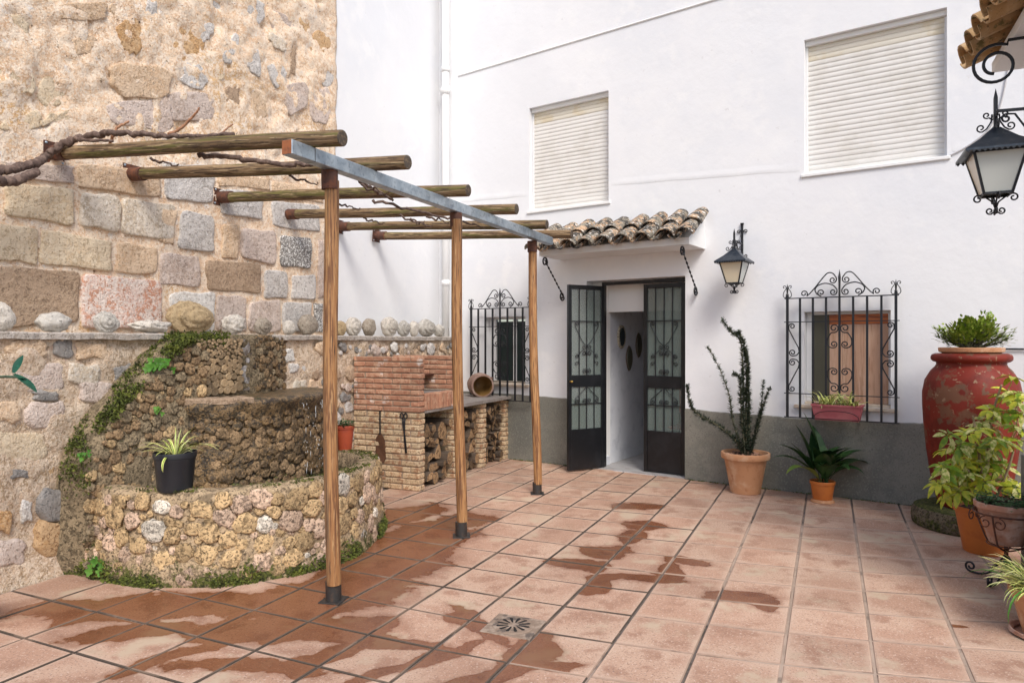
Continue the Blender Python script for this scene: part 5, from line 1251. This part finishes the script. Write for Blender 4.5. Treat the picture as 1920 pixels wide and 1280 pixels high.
# ------------------------------------------------------------------ things in the hall
def hall_thing(name, label, cat, y, z): return thing(name, label, cat, MH @ V(1.2485, y, z), HOUSE_RZ + PI/2)
mr = hall_thing('wall_mirror', 'small oval mirror in a pale mosaic frame on the grey hall wall', 'mirror', .66, 1.60)
def oval(rx, rz, y, n=24, tip=1.0): return [(rx*math.copysign(abs(math.cos(2*PI*k/n))**tip, math.cos(2*PI*k/n)), y, rz*math.sin(2*PI*k/n)) for k in range(n)]
def oval_plate(name, rx, rz, th, mt, par, tip=1.0, y0=0.0):
    m = MB(); a, b = oval(rx, rz, y0-.0005, tip=tip), oval(rx*.93, rz*.95, y0-th, tip=tip); n = len(a)
    m.add(a+b, [(k,(k+1)%n,n+(k+1)%n,n+k) for k in range(n)]+[tuple(range(n,2*n))]); return m.build(name, mt, par, fix=True)
oval_plate('frame', .11, .155, .022, W['mirrorframe'], mr); oval_plate('glass', .075, .12, .003, W['mirror'], mr, y0=-.0225)
for y, z, lab in ((.90,1.32,'lower dark leaf-shaped wooden plaque on the grey hall wall'),(1.20,1.49,'upper dark leaf-shaped wooden plaque on the grey hall wall')):
    pq = hall_thing('wall_plaque', lab, 'plaque', y, z); oval_plate('board', .085, .165, .02, W['darkpane'], pq, 1.6); oval_plate('rim', .095, .175, .008, W['bark'], pq, 1.6)
ch = thing('red_chair', 'red chair back seen dimly through the glass of the right door leaf', 'chair', MH @ V(1.98,1.05,.013), HOUSE_RZ)
m = MB(); m.box(-.17,.17,.17,.20,.55,.98,.012); m.build('backrest', W['redcloth'], ch)
m = MB(); m.box(-.17,.17,-.2,.1695,.42,.46,.012); m.build('seat', W['redcloth'], ch)
for x in (-.155,.155):
    for y in (-.18,.155): m = MB(); m.tube([(x,y,0),(x,y,.42 if y < 0 else .6)], .012, 6); m.build('leg', W['iron'], ch)

# ------------------------------------------------------------------ pots and plants
def pot(name, parent, prof, mt, n=36, soil_r=None, soil_z=None, soil='soil'):
    m = MB(); m.lathe(prof, n); p = m.build(name, mt, parent, 35)
    if soil_r:
        m = MB(); vs_ = [(0,0,soil_z+.008)]; k = 26
        for j, f in enumerate((.5, 1)):
            for i in range(k): a = 2*PI*i/k; vs_.append((soil_r*f*math.cos(a), soil_r*f*math.sin(a), soil_z + .012*noise.noise(V(math.cos(a)*f*4, math.sin(a)*f*4, 2))))
        m.add(vs_, [(0,1+i,1+(i+1)%k) for i in range(k)] + [(1+i,1+k+i,1+k+(i+1)%k,1+(i+1)%k) for i in range(k)]); m.build('soil', W[soil], parent, 1)
    return p
def P_(r0, r1, h, rim=.03, rt=.012, wall=.012):
    """plain flower-pot profile: foot radius, mouth radius, height, rim band"""
    return [(0,0),(r0*.96,0),(r0,.006),(r1-rt-(r1-r0)*rim/h*.6,h-rim-.004),(r1,h-rim),(r1+.002,h-.006),(r1-.003,h),(r1-wall,h-.002),(r1-wall-.004,h-.05),(r1-wall-.01,h-.06)]
def blade(m, base, az, length, width, rise, droop, n=7, mats=(0,1), twist=0.0):
    """arching strap leaf with pale margins: three strips"""
    d_ = V(math.cos(az), math.sin(az), 0); s_ = V(-math.sin(az), math.cos(az), 0); rows = []
    x = z = 0.0; ang = rise
    for i in range(n+1):
        t = i/n; w = width*(math.sin(PI*min(1, .18+t*.82))**.7)*(1 if t < 1 else .05)
        c = base + d_*x + V(0,0,z); f = s_*w + V(0,0,1)*w*.25
        rows.append([c - s_*w + V(0,0,w*.35), c - s_*w*.42, c + s_*w*.42, c + s_*w + V(0,0,w*.35)])
        x += length/n*math.cos(ang); z += length/n*math.sin(ang); ang -= droop/n*(.5+t)
    b = [p for r_ in rows for p in r_]
    m.add(b, [(i*4+1, i*4+2, i*4+6, i*4+5) for i in range(n)], mats[0]); m.add(b, [(i*4+k, i*4+k+1, i*4+k+5, i*4+k+4) for i in range(n) for k in (0, 2)], mats[1])
def strap_plant(parent, n, rr, lr, wr, rise=(.5,1.35), droop=(.8,2.2), z=0.0, spread=.02, mats=None, az=(0, 2*PI), off=(0,0), each=True):
    mats = mats or [W['spider'], W['spidery']]
    for _ in range(n):
        m = MB(); a = rr.uniform(*az); r_ = spread*math.sqrt(rr.random())
        blade(m, V(0,0,0), a, rr.uniform(*lr), rr.uniform(*wr), rr.uniform(*rise), rr.uniform(*droop))
        m.build('leaf', mats, parent, 1, loc=(off[0]+r_*math.cos(a), off[1]+r_*math.sin(a), z))
rr = random.Random(5)
# black plastic pot with a striped spider plant, on the fountain rim
p = L(-.135, 1.13, .578)
t = thing('spider_plant_in_black_pot', 'striped spider plant in a black plastic pot on the fountain rim', 'potted plant', p)
t.name = 'potted_spider_plant'
pot('pot', t, [(0,0),(.098,0),(.104,.012),(.106,.02),(.122,.195),(.126,.205),(.126,.212),(.130,.215),(.132,.243),(.130,.25),(.124,.25),(.121,.20),(.12,.19)], W['blackplastic'], 40, .122, .215)
strap_plant(t, 34, rr, (.12,.24), (.0045,.008), (.6,1.45), (.8,2.6), .215, .03)
strap_plant(t, 3, rr, (.34,.36), (.005,.007), (.55,.7), (1.2,1.7), .22, .02, az=(-.35,.1)); strap_plant(t, 3, rr, (.28,.32), (.005,.007), (.4,.9), (1.8,2.4), .22, .02, az=(2.8,3.6)); strap_plant(t, 1, rr, (.16,.17), (.008,.009), (.2,.25), (3.2,3.4), .225, .09, az=(-1.6,-1.5))
# red pot behind the first post
t = thing('potted_succulent', 'small green succulent in a red plastic pot on the far fountain rim behind the post', 'potted plant', L(1.98,.83,.485))
pot('pot', t, P_(.060,.088,.265,.03,.004), W['redplastic'], 32, .078, .235)
m = MB()
def leaflet(m, p, d_, nrm, ln, w, n=4, curl=.25, mi=0):
    d_ = d_.normalized(); s_ = d_.cross(nrm); s_ = s_.normalized() if s_.length > 1e-4 else d_.orthogonal().normalized(); u_ = s_.cross(d_).normalized(); rows = []
    for i in range(n+1):
        t_ = i/n; ww = w*math.sin(PI*min(.97, .08+t_*.9))**.85; c = p + d_*ln*t_ - u_*curl*ln*t_*t_
        rows += [c - s_*ww + u_*ww*.25, c, c + s_*ww + u_*ww*.25]
    m.add(rows, [(i*3+k, i*3+k+1, i*3+k+4, i*3+k+3) for i in range(n) for k in (0,1)], mi)
for _ in range(150):
    a = rr.uniform(0,2*PI); r_ = .085*math.sqrt(rr.random()); z = .245 + rr.uniform(0,.085)*(1-r_*5); leaflet(m, V(r_*math.cos(a), r_*math.sin(a), z), V(math.cos(a)*.8+rr.uniform(-.4,.4), math.sin(a)*.8+rr.uniform(-.4,.4), rr.uniform(.0,.9)), V(0,0,1), rr.uniform(.02,.035), .009, 3)
stuff(m.build('foliage', W['fern'], t))
# tall twiggy plant in a terracotta pot against the wall
tc = V(2.385,7.085,0)
t = thing('potted_shrub', 'tall twiggy plant with small dark leaves in a large terracotta pot beside the door', 'potted plant', tc)
pp = [(0,0),(.140,0),(.146,.006),(.150,.03),(.206,.335),(.212,.345),(.234,.350),(.240,.362),(.242,.40),(.236,.412),(.218,.412),(.212,.395),(.206,.36)]
pot('pot', t, pp, W['clay'], 44, .207, .375)
for _ in range(40):
    m = MB(); m.box(-.02,.02,-.009,.009,-.005,.005); a = rr.uniform(0,2*PI); r_ = .185*math.sqrt(rr.uniform(.1,1)); o = m.build('bark_chip', W['chips'], t, loc=(r_*math.cos(a), r_*math.sin(a), .385)); o.rotation_euler = (rr.uniform(-.5,.5), rr.uniform(-.5,.5), rr.uniform(0,6))
def twig(pts, r0, dens, lsz, spread=.028, dens_fn=None):
    P = catmull([V(*p) for p in pts], 10); m = MB(); m.tube(P, [r0*(1-.65*i/(len(P)-1)) for i in range(len(P))], 6); st = m.build('stem', W['stem'], t, True)
    m = MB(); tot = sum((b-a).length for a, b in zip(P, P[1:])); n = int(tot*dens*1.25)
    for _ in range(n):
        f = rr.uniform(.03,1.0) ; i = min(len(P)-2, int(f*(len(P)-1))); c = P[i].lerp(P[i+1], rr.random()); ax = (P[i+1]-P[i]).normalized()
        a = rr.uniform(0,2*PI); o1 = ax.orthogonal().normalized(); o2 = ax.cross(o1); d_ = (o1*math.cos(a)+o2*math.sin(a)) + ax*rr.uniform(.2,1.1); k = 1-.35*f
        leaflet(m, c + d_*rr.uniform(0,.010), d_, ax, 1.5*lsz*k*rr.uniform(.7,1.25), 1.5*lsz*k*.27, 3, .15)
    stuff(m.build('leaves', W['spiky'], st))
S7 = 7.08/1300
def tw(px, py, dy=0.0): return ((px-1401)*S7, dy + (px-1401)*S7*.0, (640-py)*S7 + 1.54)
twig([tw(1396,850),tw(1380,822),tw(1345,795),tw(1310,775),tw(1297,752),tw(1292,722)], .010, 420, .030)
twig([tw(1398,850),tw(1378,790),tw(1370,740),tw(1352,690),tw(1330,650)], .007, 260, .026)
twig([tw(1400,852),tw(1397,780),tw(1397,720),tw(1396,690),tw(1392,640),tw(1374,620),tw(1358,600)], .010, 330, .030)
twig([tw(1403,852),tw(1402,790),tw(1403,730),tw(1404,680),tw(1398,645),tw(1388,622)], .011, 480, .033)
twig([tw(1405,852,.03),tw(1410,790,.03),tw(1408,730,.03),tw(1407,690,.03),tw(1401,655,.03)], .010, 460, .033)
twig([tw(1399,852,-.03),tw(1393,790,-.03),tw(1390,740,-.03),tw(1389,708,-.03),tw(1378,700,-.02)], .008, 420, .03)
twig([tw(1408,852),tw(1420,815),tw(1428,780),tw(1438,750),tw(1446,728)], .008, 420, .028)
twig([tw(1410,852,.02),tw(1424,800,.02),tw(1432,760,.02),tw(1436,714,.02)], .007, 360, .026)
# aspidistra in a small orange pot
t = thing('potted_aspidistra', 'broad dark-leaved aspidistra in a small orange pot under the barred window', 'potted plant', (2.985,6.665,0))
pot('pot', t, P_(.082,.114,.205,.03,.004), W['orangeplastic'], 36, .10, .18)
m = MB(); m.lathe([(.10,.0),(.108,.004),(.098,.028),(.088,.03)], 30); m.build('saucer', W['clay'], t, 35)
def asp_leaf(az, ln, w, rise, droop, pet, mt, roll=0.0):
    m = MB(); P = []; ang = rise; x = z = 0.0; n = 12; d_ = V(math.cos(az), math.sin(az), 0); s_ = V(-math.sin(az), math.cos(az), 0)
    rows = []
    ln *= 1.18; L_ = pet + ln
    for i in range(n+1):
        t_ = i/n; dist = L_*t_; q = (dist-pet)/ln
        ww = .004 if q <= 0 else max(.004, 1.75*w*(math.sin(PI*min(.995, q**.75))**.9))
        c = d_*x + V(0,0,z); nn = V(-math.sin(ang)*d_.x, -math.sin(ang)*d_.y, math.cos(ang))
        rows += [c - s_*ww + nn*ww*.25, c - s_*ww*.5 + nn*ww*.10, c, c + s_*ww*.5 + nn*ww*.10, c + s_*ww + nn*ww*.25]
        x += L_/n*math.cos(ang); z += L_/n*math.sin(ang); ang -= droop/n*(2*t_)
    m.add(rows, [(i*5+k, i*5+k+1, i*5+k+6, i*5+k+5) for i in range(n) for k in range(4)])
    m.build('leaf', mt, t, 1, loc=(rr.uniform(-.05,.05), rr.uniform(-.05,.05), .18))
for k in range(20): asp_leaf(rr.uniform(0,2*PI), rr.uniform(.22,.32), rr.uniform(.030,.044), rr.uniform(.85,1.45), rr.uniform(.5,1.7), rr.uniform(.06,.16), W['aspid'])
for az, ln, w, ri, dr_, pe in ((2.7,.36,.046,1.32,.25,.28),(2.95,.34,.045,1.28,.25,.20),(3.2,.40,.048,1.0,1.0,.10),(3.0,.36,.04,.85,1.4,.12),(-.05,.36,.048,.95,1.2,.12),(.15,.34,.045,.8,1.9,.14),(-.5,.28,.045,.8,2.2,.10),(-1.2,.24,.05,1.0,1.9,.10),(-2.0,.25,.05,1.1,1.8,.1),(-1.7,.26,.05,1.3,1.2,.12),(1.5,.34,.045,1.4,.5,.16),(-.9,.3,.05,1.2,1.2,.14)): asp_leaf(az, ln, w, ri, dr_, pe, W['aspid'])
asp_leaf(3.45, .34, .038, .75, 1.9, .10, W['aspidy'])
# window box hung on the right grille
t = thing('window_box', 'faded pink window box with a spider plant hung on the right window grille', 'window box', B(3.96, .235, .785), HOUSE_RZ)
m = MB(); x0, x1 = -.205, .205
o_ = [(-.19,-.065,0),(.19,-.065,0),(.19,.065,0),(-.19,.065,0)]; t1 = [(-.215,-.088,.135),(.215,-.088,.135),(.215,.088,.135),(-.215,.088,.135)]; t2 = [(-.223,-.097,.136),(.223,-.097,.136),(.223,.097,.136),(-.223,.097,.136)]
t3 = [(x,y,.152) for x,y,_ in t2]; t4 = [(x*.96,y*.9,.152) for x,y,_ in t2]; t5 = [(x*.93,y*.86,.11) for x,y,_ in t2]
rings = [o_,t1,t2,t3,t4,t5]; m.add([p for r_ in rings for p in r_], [(3,2,1,0)]+[(k*4+i,k*4+(i+1)%4,k*4+4+(i+1)%4,k*4+4+i) for k in range(5) for i in range(4)]); m.build('box', W['pinkplastic'], t, fix=True)
m = MB(); m.box(-.2,.2,-.08,.08,.10,.118); m.build('soil', W['soil'], t)
m = MB(); m.tube(catmull([(-.19,-.075,.02),(-.185,-.088,.05),(-.12,-.094,.082),(0,-.097,.092),(.12,-.094,.082),(.185,-.088,.05),(.19,-.075,.02)],5), .0035, 5); m.tube([(-.2,-.07,.012),(.2,-.07,.012)], .0035, 5); m.build('holder_wire', W['iron'], t, True)
for _ in range(95):
    m = MB(); a = rr.uniform(0,2*PI); blade(m, V(0,0,0), a, rr.uniform(.13,.24), rr.uniform(.005,.008), rr.uniform(.6,1.4), rr.uniform(1.0,2.6), 6)
    m.build('leaf', [W['spider'],W['spidery']], t, 1, loc=(rr.uniform(-.17,.17), rr.uniform(-.05,.05), .118))
# big red jar on a round stone, with a jade plant in a bowl on top
jc = V(3.82,5.77,0)
ms = thing('millstone', 'round mossy stone block under the big red jar', 'stone block', jc)
m = MB(); m.lathe([(0,0),(.41,0),(.425,.012),(.43,.06),(.425,.12),(.41,.155),(.37,.165),(0,.168)], 48, wob=.03, seed=4); m.build('block', W['mill'], ms, 50)
t = thing('storage_jar', 'big waist-high red jar with flaking paint standing on the round stone', 'jar', jc + V(0,0,.166))
pr = [(0,0),(.22,0),(.235,.015),(.262,.10),(.298,.28),(.325,.48),(.342,.68),(.351,.84),(.350,.95),(.332,1.05),(.29,1.13),(.258,1.165),(.248,1.185),(.250,1.20),(.272,1.207),(.288,1.222),(.290,1.245),(.280,1.265),(.255,1.275),(.235,1.272),(.225,1.25),(.22,1.2)]
m = MB(); m.lathe(pr, 56, wob=.012, seed=2); m.build('body', W['tinaja'], t, 1)
t = thing('potted_jade_plant', 'bushy jade plant in a terracotta bowl on top of the big red jar', 'potted plant', jc + V(0,0,1.40))
pot('bowl', t, [(0,0),(.16,0),(.21,.045),(.232,.055),(.236,.085),(.228,.09),(.215,.085),(.20,.06)], W['clay'], 40, .20, .07)
tips = []
for k in range(34):
    a = rr.uniform(0,2*PI); r_ = .25*math.sqrt(rr.random()); h = rr.uniform(.45,1.0)*.25*math.sqrt(max(.12, 1-(r_/.27)**2))+.03; m = MB()
    e_ = V(r_*math.cos(a), r_*math.sin(a), .08+h); P = catmull([V(rr.uniform(-.06,.06), rr.uniform(-.06,.06), .07), V(e_.x*.55, e_.y*.55, .08+h*.35), e_], 4); m.tube(P, [.011-.007*i/(len(P)-1) for i in range(len(P))], 5); m.build('branch', W['stem'], t, True)
    tips += [e_, P[6], P[5]]
m = MB()
for e_ in tips:
    for _ in range(26):
        q = e_ + V(rr.gauss(0,.026), rr.gauss(0,.026), rr.gauss(0,.020)); d_ = (q-V(0,0,.12)).normalized() + V(rr.uniform(-.6,.6), rr.uniform(-.6,.6), rr.uniform(-.1,.8)); leaflet(m, q, d_, V(0,0,1), rr.uniform(.024,.040), .0105, 3, .1)
stuff(m.build('foliage', W['jade'], t, 1))
# schefflera
t = thing('potted_schefflera', 'yellow-green variegated schefflera in a bright orange pot in front of the red jar', 'potted plant', (3.47,5.09,0))
pot('pot', t, P_(.135,.20,.335,.04,.008), W['orangeplastic'], 40, .185, .30)
pm = []
def palmate(mi0, seed):
    q = random.Random(seed); m = MB(); n = q.choice((6,7,8))
    for i in range(n):
        a = 2*PI*i/n + q.uniform(-.15,.15); d_ = V(math.cos(a), math.sin(a), q.uniform(-.35,.1)); mi = mi0 if q.random() < .8 else (2 if mi0 != 2 else 0)
        m.tube([V(0,0,0), d_*.018], .0015, 4, False); leaflet(m, d_*.016, d_, V(0,0,1), q.uniform(.065,.10), q.uniform(.015,.021), 5, .35, mi)
    m.tube([V(0,0,0), V(0,0,-.05), V(.01,0,-.10)], .0022, 4, False)
    me = bpy.data.meshes.new('leaf'); me.from_pydata(m.v, [], m.f)
    for w in ('schef','schefy','schefp'): me.materials.append(W[w])
    me.polygons.foreach_set('material_index', m.mi); me.polygons.foreach_set('use_smooth', [True]*len(me.polygons)); return me
PALM = [palmate(0 if i < 5 else (1 if i < 11 else 2), i) for i in range(13)]
def at_px(px, py, dep): return V((px-960)/1300*dep - 3.47, dep - 5.09, 1.54 + (640-py)/1300*dep)
for (a, b, c, d_) in (((0,0,.3),(.02,0,.6),(.06,.02,.95),(.16,.05,1.22)),((.03,.02,.3),(-.02,0,.55),(-.08,-.03,.85),(-.1,-.02,1.0)),((-.03,0,.3),(-.08,-.05,.42),(-.16,-.1,.55),(-.2,-.12,.62)),((.02,-.02,.3),(.06,-.06,.45),(.10,-.1,.62),(.14,-.1,.75))):
    m = MB(); P = catmull([V(*a),V(*b),V(*c),V(*d_)], 5); m.tube(P, [.013-.006*i/(len(P)-1) for i in range(len(P))], 7); m.build('stem', W['woodstem'], t, True)
CL = [(1905,712),(1885,740),(1915,755),(1868,775),(1895,790),(1918,800),(1850,790),(1835,805),(1862,820),(1880,835),(1815,810),(1800,830),(1785,815),(1825,835),(1845,850),(1795,855),(1775,850),(1812,870),(1838,880),(1860,860),(1905,830),(1770,880),(1790,895),(1820,900),(1845,905),(1765,910),(1780,930),(1805,925),(1830,930),(1880,880),(1895,895),(1905,915),(1875,905),(1810,945),(1785,950),(1840,955),(1822,965),(1915,770),(1890,765),(1855,835),(1760,870),(1910,735),(1870,800),(1830,860),(1798,905),(1815,885),(1850,930),(1865,945)]
for i, (px, py) in enumerate([c for c in CL if c[1] <= 938]):
    for k in range(2 if i % 2 else 1):
        p = at_px(px + rr.uniform(-9,9), py + rr.uniform(-8,8), rr.uniform(4.86,5.24))
        o = link('leaf', PALM[rr.randrange(13)] if py > 760 else PALM[rr.choice((0,3,7,8,9,10,11))], t)
        tilt = V(rr.uniform(-.5,.5) + (p.x*.8), rr.uniform(-.9,.1), 1).normalized()
        o.matrix_basis = Matrix.Translation(p) @ tilt.to_track_quat('Z','Y').to_matrix().to_4x4() @ Matrix.Rotation(rr.uniform(0,6.28), 4, 'Z') @ Matrix.Diagonal((1.12,1.12,1.12,1))
# iron plant stand with a terracotta pot
st = V(3.165,4.44,0)
ps = thing('plant_stand', 'wrought-iron plant stand with scroll feet at the right edge', 'plant stand', st)
def ring_pts(r_, z, n=28): return [(r_*math.cos(2*PI*k/n), r_*math.sin(2*PI*k/n), z) for k in range(n+1)]
m = MB(); m.tube(ring_pts(.180,.445), .006, 6); m.build('hoop', W['rust'], ps, True)
m = MB(); m.tube(ring_pts(.105,.245), .005, 6); m.build('hoop', W['rust'], ps, True)
m = MB(); m.tube([(0,0,.06),(0,0,.24)], .012, 8); m.build('stem', W['rust'], ps)
for k in range(4):
    a = 2*PI*k/4 + .55 + PI*.0; ca, sa = math.cos(a), math.sin(a)
    m = MB(); m.tube([(ca*r_, sa*r_, z) for r_, z in [(p.x, p.y) for p in catmull([V(.18,.445),V(.165,.38),V(.13,.29),V(.105,.245),V(.05,.215),V(.01,.20)],5)]], .0055, 6); m.build('cage_bar', W['rust'], ps, True)
    m = MB(); P = [(p.x,p.y) for p in catmull([V(.01,.17),V(.05,.10),V(.10,.035),V(.16,.012),V(.21,.012)],5)]; sp_ = [(.21+.035*(1-.7*i/18)*math.sin(1.25*2*PI*i/18), .047-.035*(1-.7*i/18)*math.cos(1.25*2*PI*i/18)) for i in range(19)]
    m.tube([(ca*x, sa*x, z) for x, z in P+sp_], .007, 6); m.build('foot', W['iron'], ps, True)
    for sg in (-1, 1):
        sp_ = [(.04*(1-.7*i/16)*math.cos(PI*.5+1.2*2*PI*i/16), .04*(1-.7*i/16)*math.sin(PI*.5+1.2*2*PI*i/16)) for i in range(17)]
        m = MB(); m.tube([(ca*.186 - sa*sg*(x-.04), sa*.186 + ca*sg*(x-.04), .40+z) for x, z in sp_], .004, 5); m.build('scroll', W['rust'], ps, True)
t = thing('potted_geranium', 'low leafy green plant in a weathered terracotta pot on the iron stand', 'potted plant', st + V(0,0,.25))
t.name = 'potted_leafy_plant'
pot('pot', t, P_(.095,.176,.265,.035,.008), W['claypink'], 40, .158, .235)
m = MB()
for _ in range(260):
    a = rr.uniform(0,2*PI); r_ = .17*math.sqrt(rr.random()); z = .24 + rr.uniform(0,.07); c = V(r_*math.cos(a), r_*math.sin(a), z)
    for j in range(3): b_ = a + (j-1)*.9; leaflet(m, c, V(math.cos(b_), math.sin(b_), rr.uniform(-.2,.3)), V(0,0,1), rr.uniform(.016,.026), .008, 3)
stuff(m.build('foliage', W['fern'], t, 1))
# striped grass in a pot, bottom right
t = thing('potted_grass', 'dense striped spider plant in a terracotta pot at the bottom right corner', 'potted plant', (2.79,3.62,0))
pot('pot', t, P_(.10,.165,.25,.03,.006), W['clay'], 36, .15, .225)
m = MB(); m.lathe([(.0,.0),(.145,.001),(.165,.012),(.162,.03),(.155,.03),(.14,.012)], 34); m.build('saucer', W['claypink'], t, 35)
strap_plant(t, 170, rr, (.14,.30), (.005,.008), (.5,1.35), (.9,2.6), .225, .11)
strap_plant(t, 24, rr, (.28,.38), (.006,.009), (.5,1.0), (2.0,3.0), .225, .12, mats=[W['weed'],W['weed']])
# broad blue-green leaves reaching in at the left edge
t = thing('agave', 'blue-green pointed leaves reaching in at the left edge in front of the low wall', 'plant', (-2.86,3.62,0))
m = MB(); m.lathe([(0,0),(.11,0),(.145,.28),(.16,.28),(.16,.31),(.145,.31),(.135,.26)], 30, cx=-.06); m.build('pot', W['clay'], t, 35)
m = MB(); m.lathe([(.137,.26),(.12,.285),(.0,.29)], 24, cx=-.06); m.build('soil', W['soil'], t, 1)
m = MB(); m.tube(catmull([(-.06,0,.27),(.0,.02,.8),(.02,.0,1.15),(.05,0,1.36)],6), [.022,.021,.020,.020,.019,.019,.018,.018,.017,.017,.016,.016,.015,.015,.014,.014,.013,.012,.012], 8); m.build('stem', W['stem'], t, True)
for p0, d_, ln, w in ((( .05,0,1.34),(1,.05,.10),.26,.05),((.25,.01,1.375),(.35,.2,1.0),.10,.02),((.25,.01,1.37),(1,-.1,-.62),.16,.032),((.04,0,1.36),(.10,.1,1.0),.30,.035),((.03,0,1.3),(-1,.2,.3),.3,.035),((.04,0,1.2),(-.5,-1,.2),.3,.035),((.05,0,1.36),(.30,-.15,.9),.26,.04)):
    m = MB(); leaflet(m, V(0,0,0), V(*d_), V(0,0,1) if abs(d_[2]) < .8 else V(0,-1,0), ln, w, 8, .08); m.build('leaf', W['bluegreen'], t, 1, loc=p0)
# weeds rooted in the fountain and the wall foot
def weed(label, loc, n, size, mt, nrm=V(0,-.6,.8)):
    w_ = thing('weed', label, 'weed', loc, 0.0, 'weeds growing on the fountain')
    for _ in range(n):
        d_ = V(rr.uniform(-1,1), rr.uniform(-1,.3), rr.uniform(.0,1.2)).normalized(); ln = size*rr.uniform(.5,1.0); m = MB(); m.tube([V(0,0,0), d_*ln*.5 + V(0,0,.01), d_*ln], .0015, 4)
        for j in range(3): a = 2*PI*j/3 + rr.random(); leaflet(m, d_*ln, V(math.cos(a), -.35, math.sin(a)), V(0,-1,.2), size*.33, size*.14, 4, .1)
        m.build('leaf', mt, w_, 1)
weed('fresh green weed at the left foot of the fountain basin', L(-.33,.66,.05), 26, .085, W['weed'])
weed('round-leaved weed high on the mossy shoulder below the ledge', L(.20,.58,1.33), 22, .10, W['weed'])
weed('small bright weed in the middle of the fountain shoulder', L(.14,.63,1.02), 9, .065, W['weed'])
weed('tiny weed on the lower left edge of the fountain shoulder', L(-.38,.62,.78), 8, .055, W['weed'])
weed('small fern tuft at the right end of the dripping tier', L(1.80,.75,1.02), 10, .06, W['fern'])
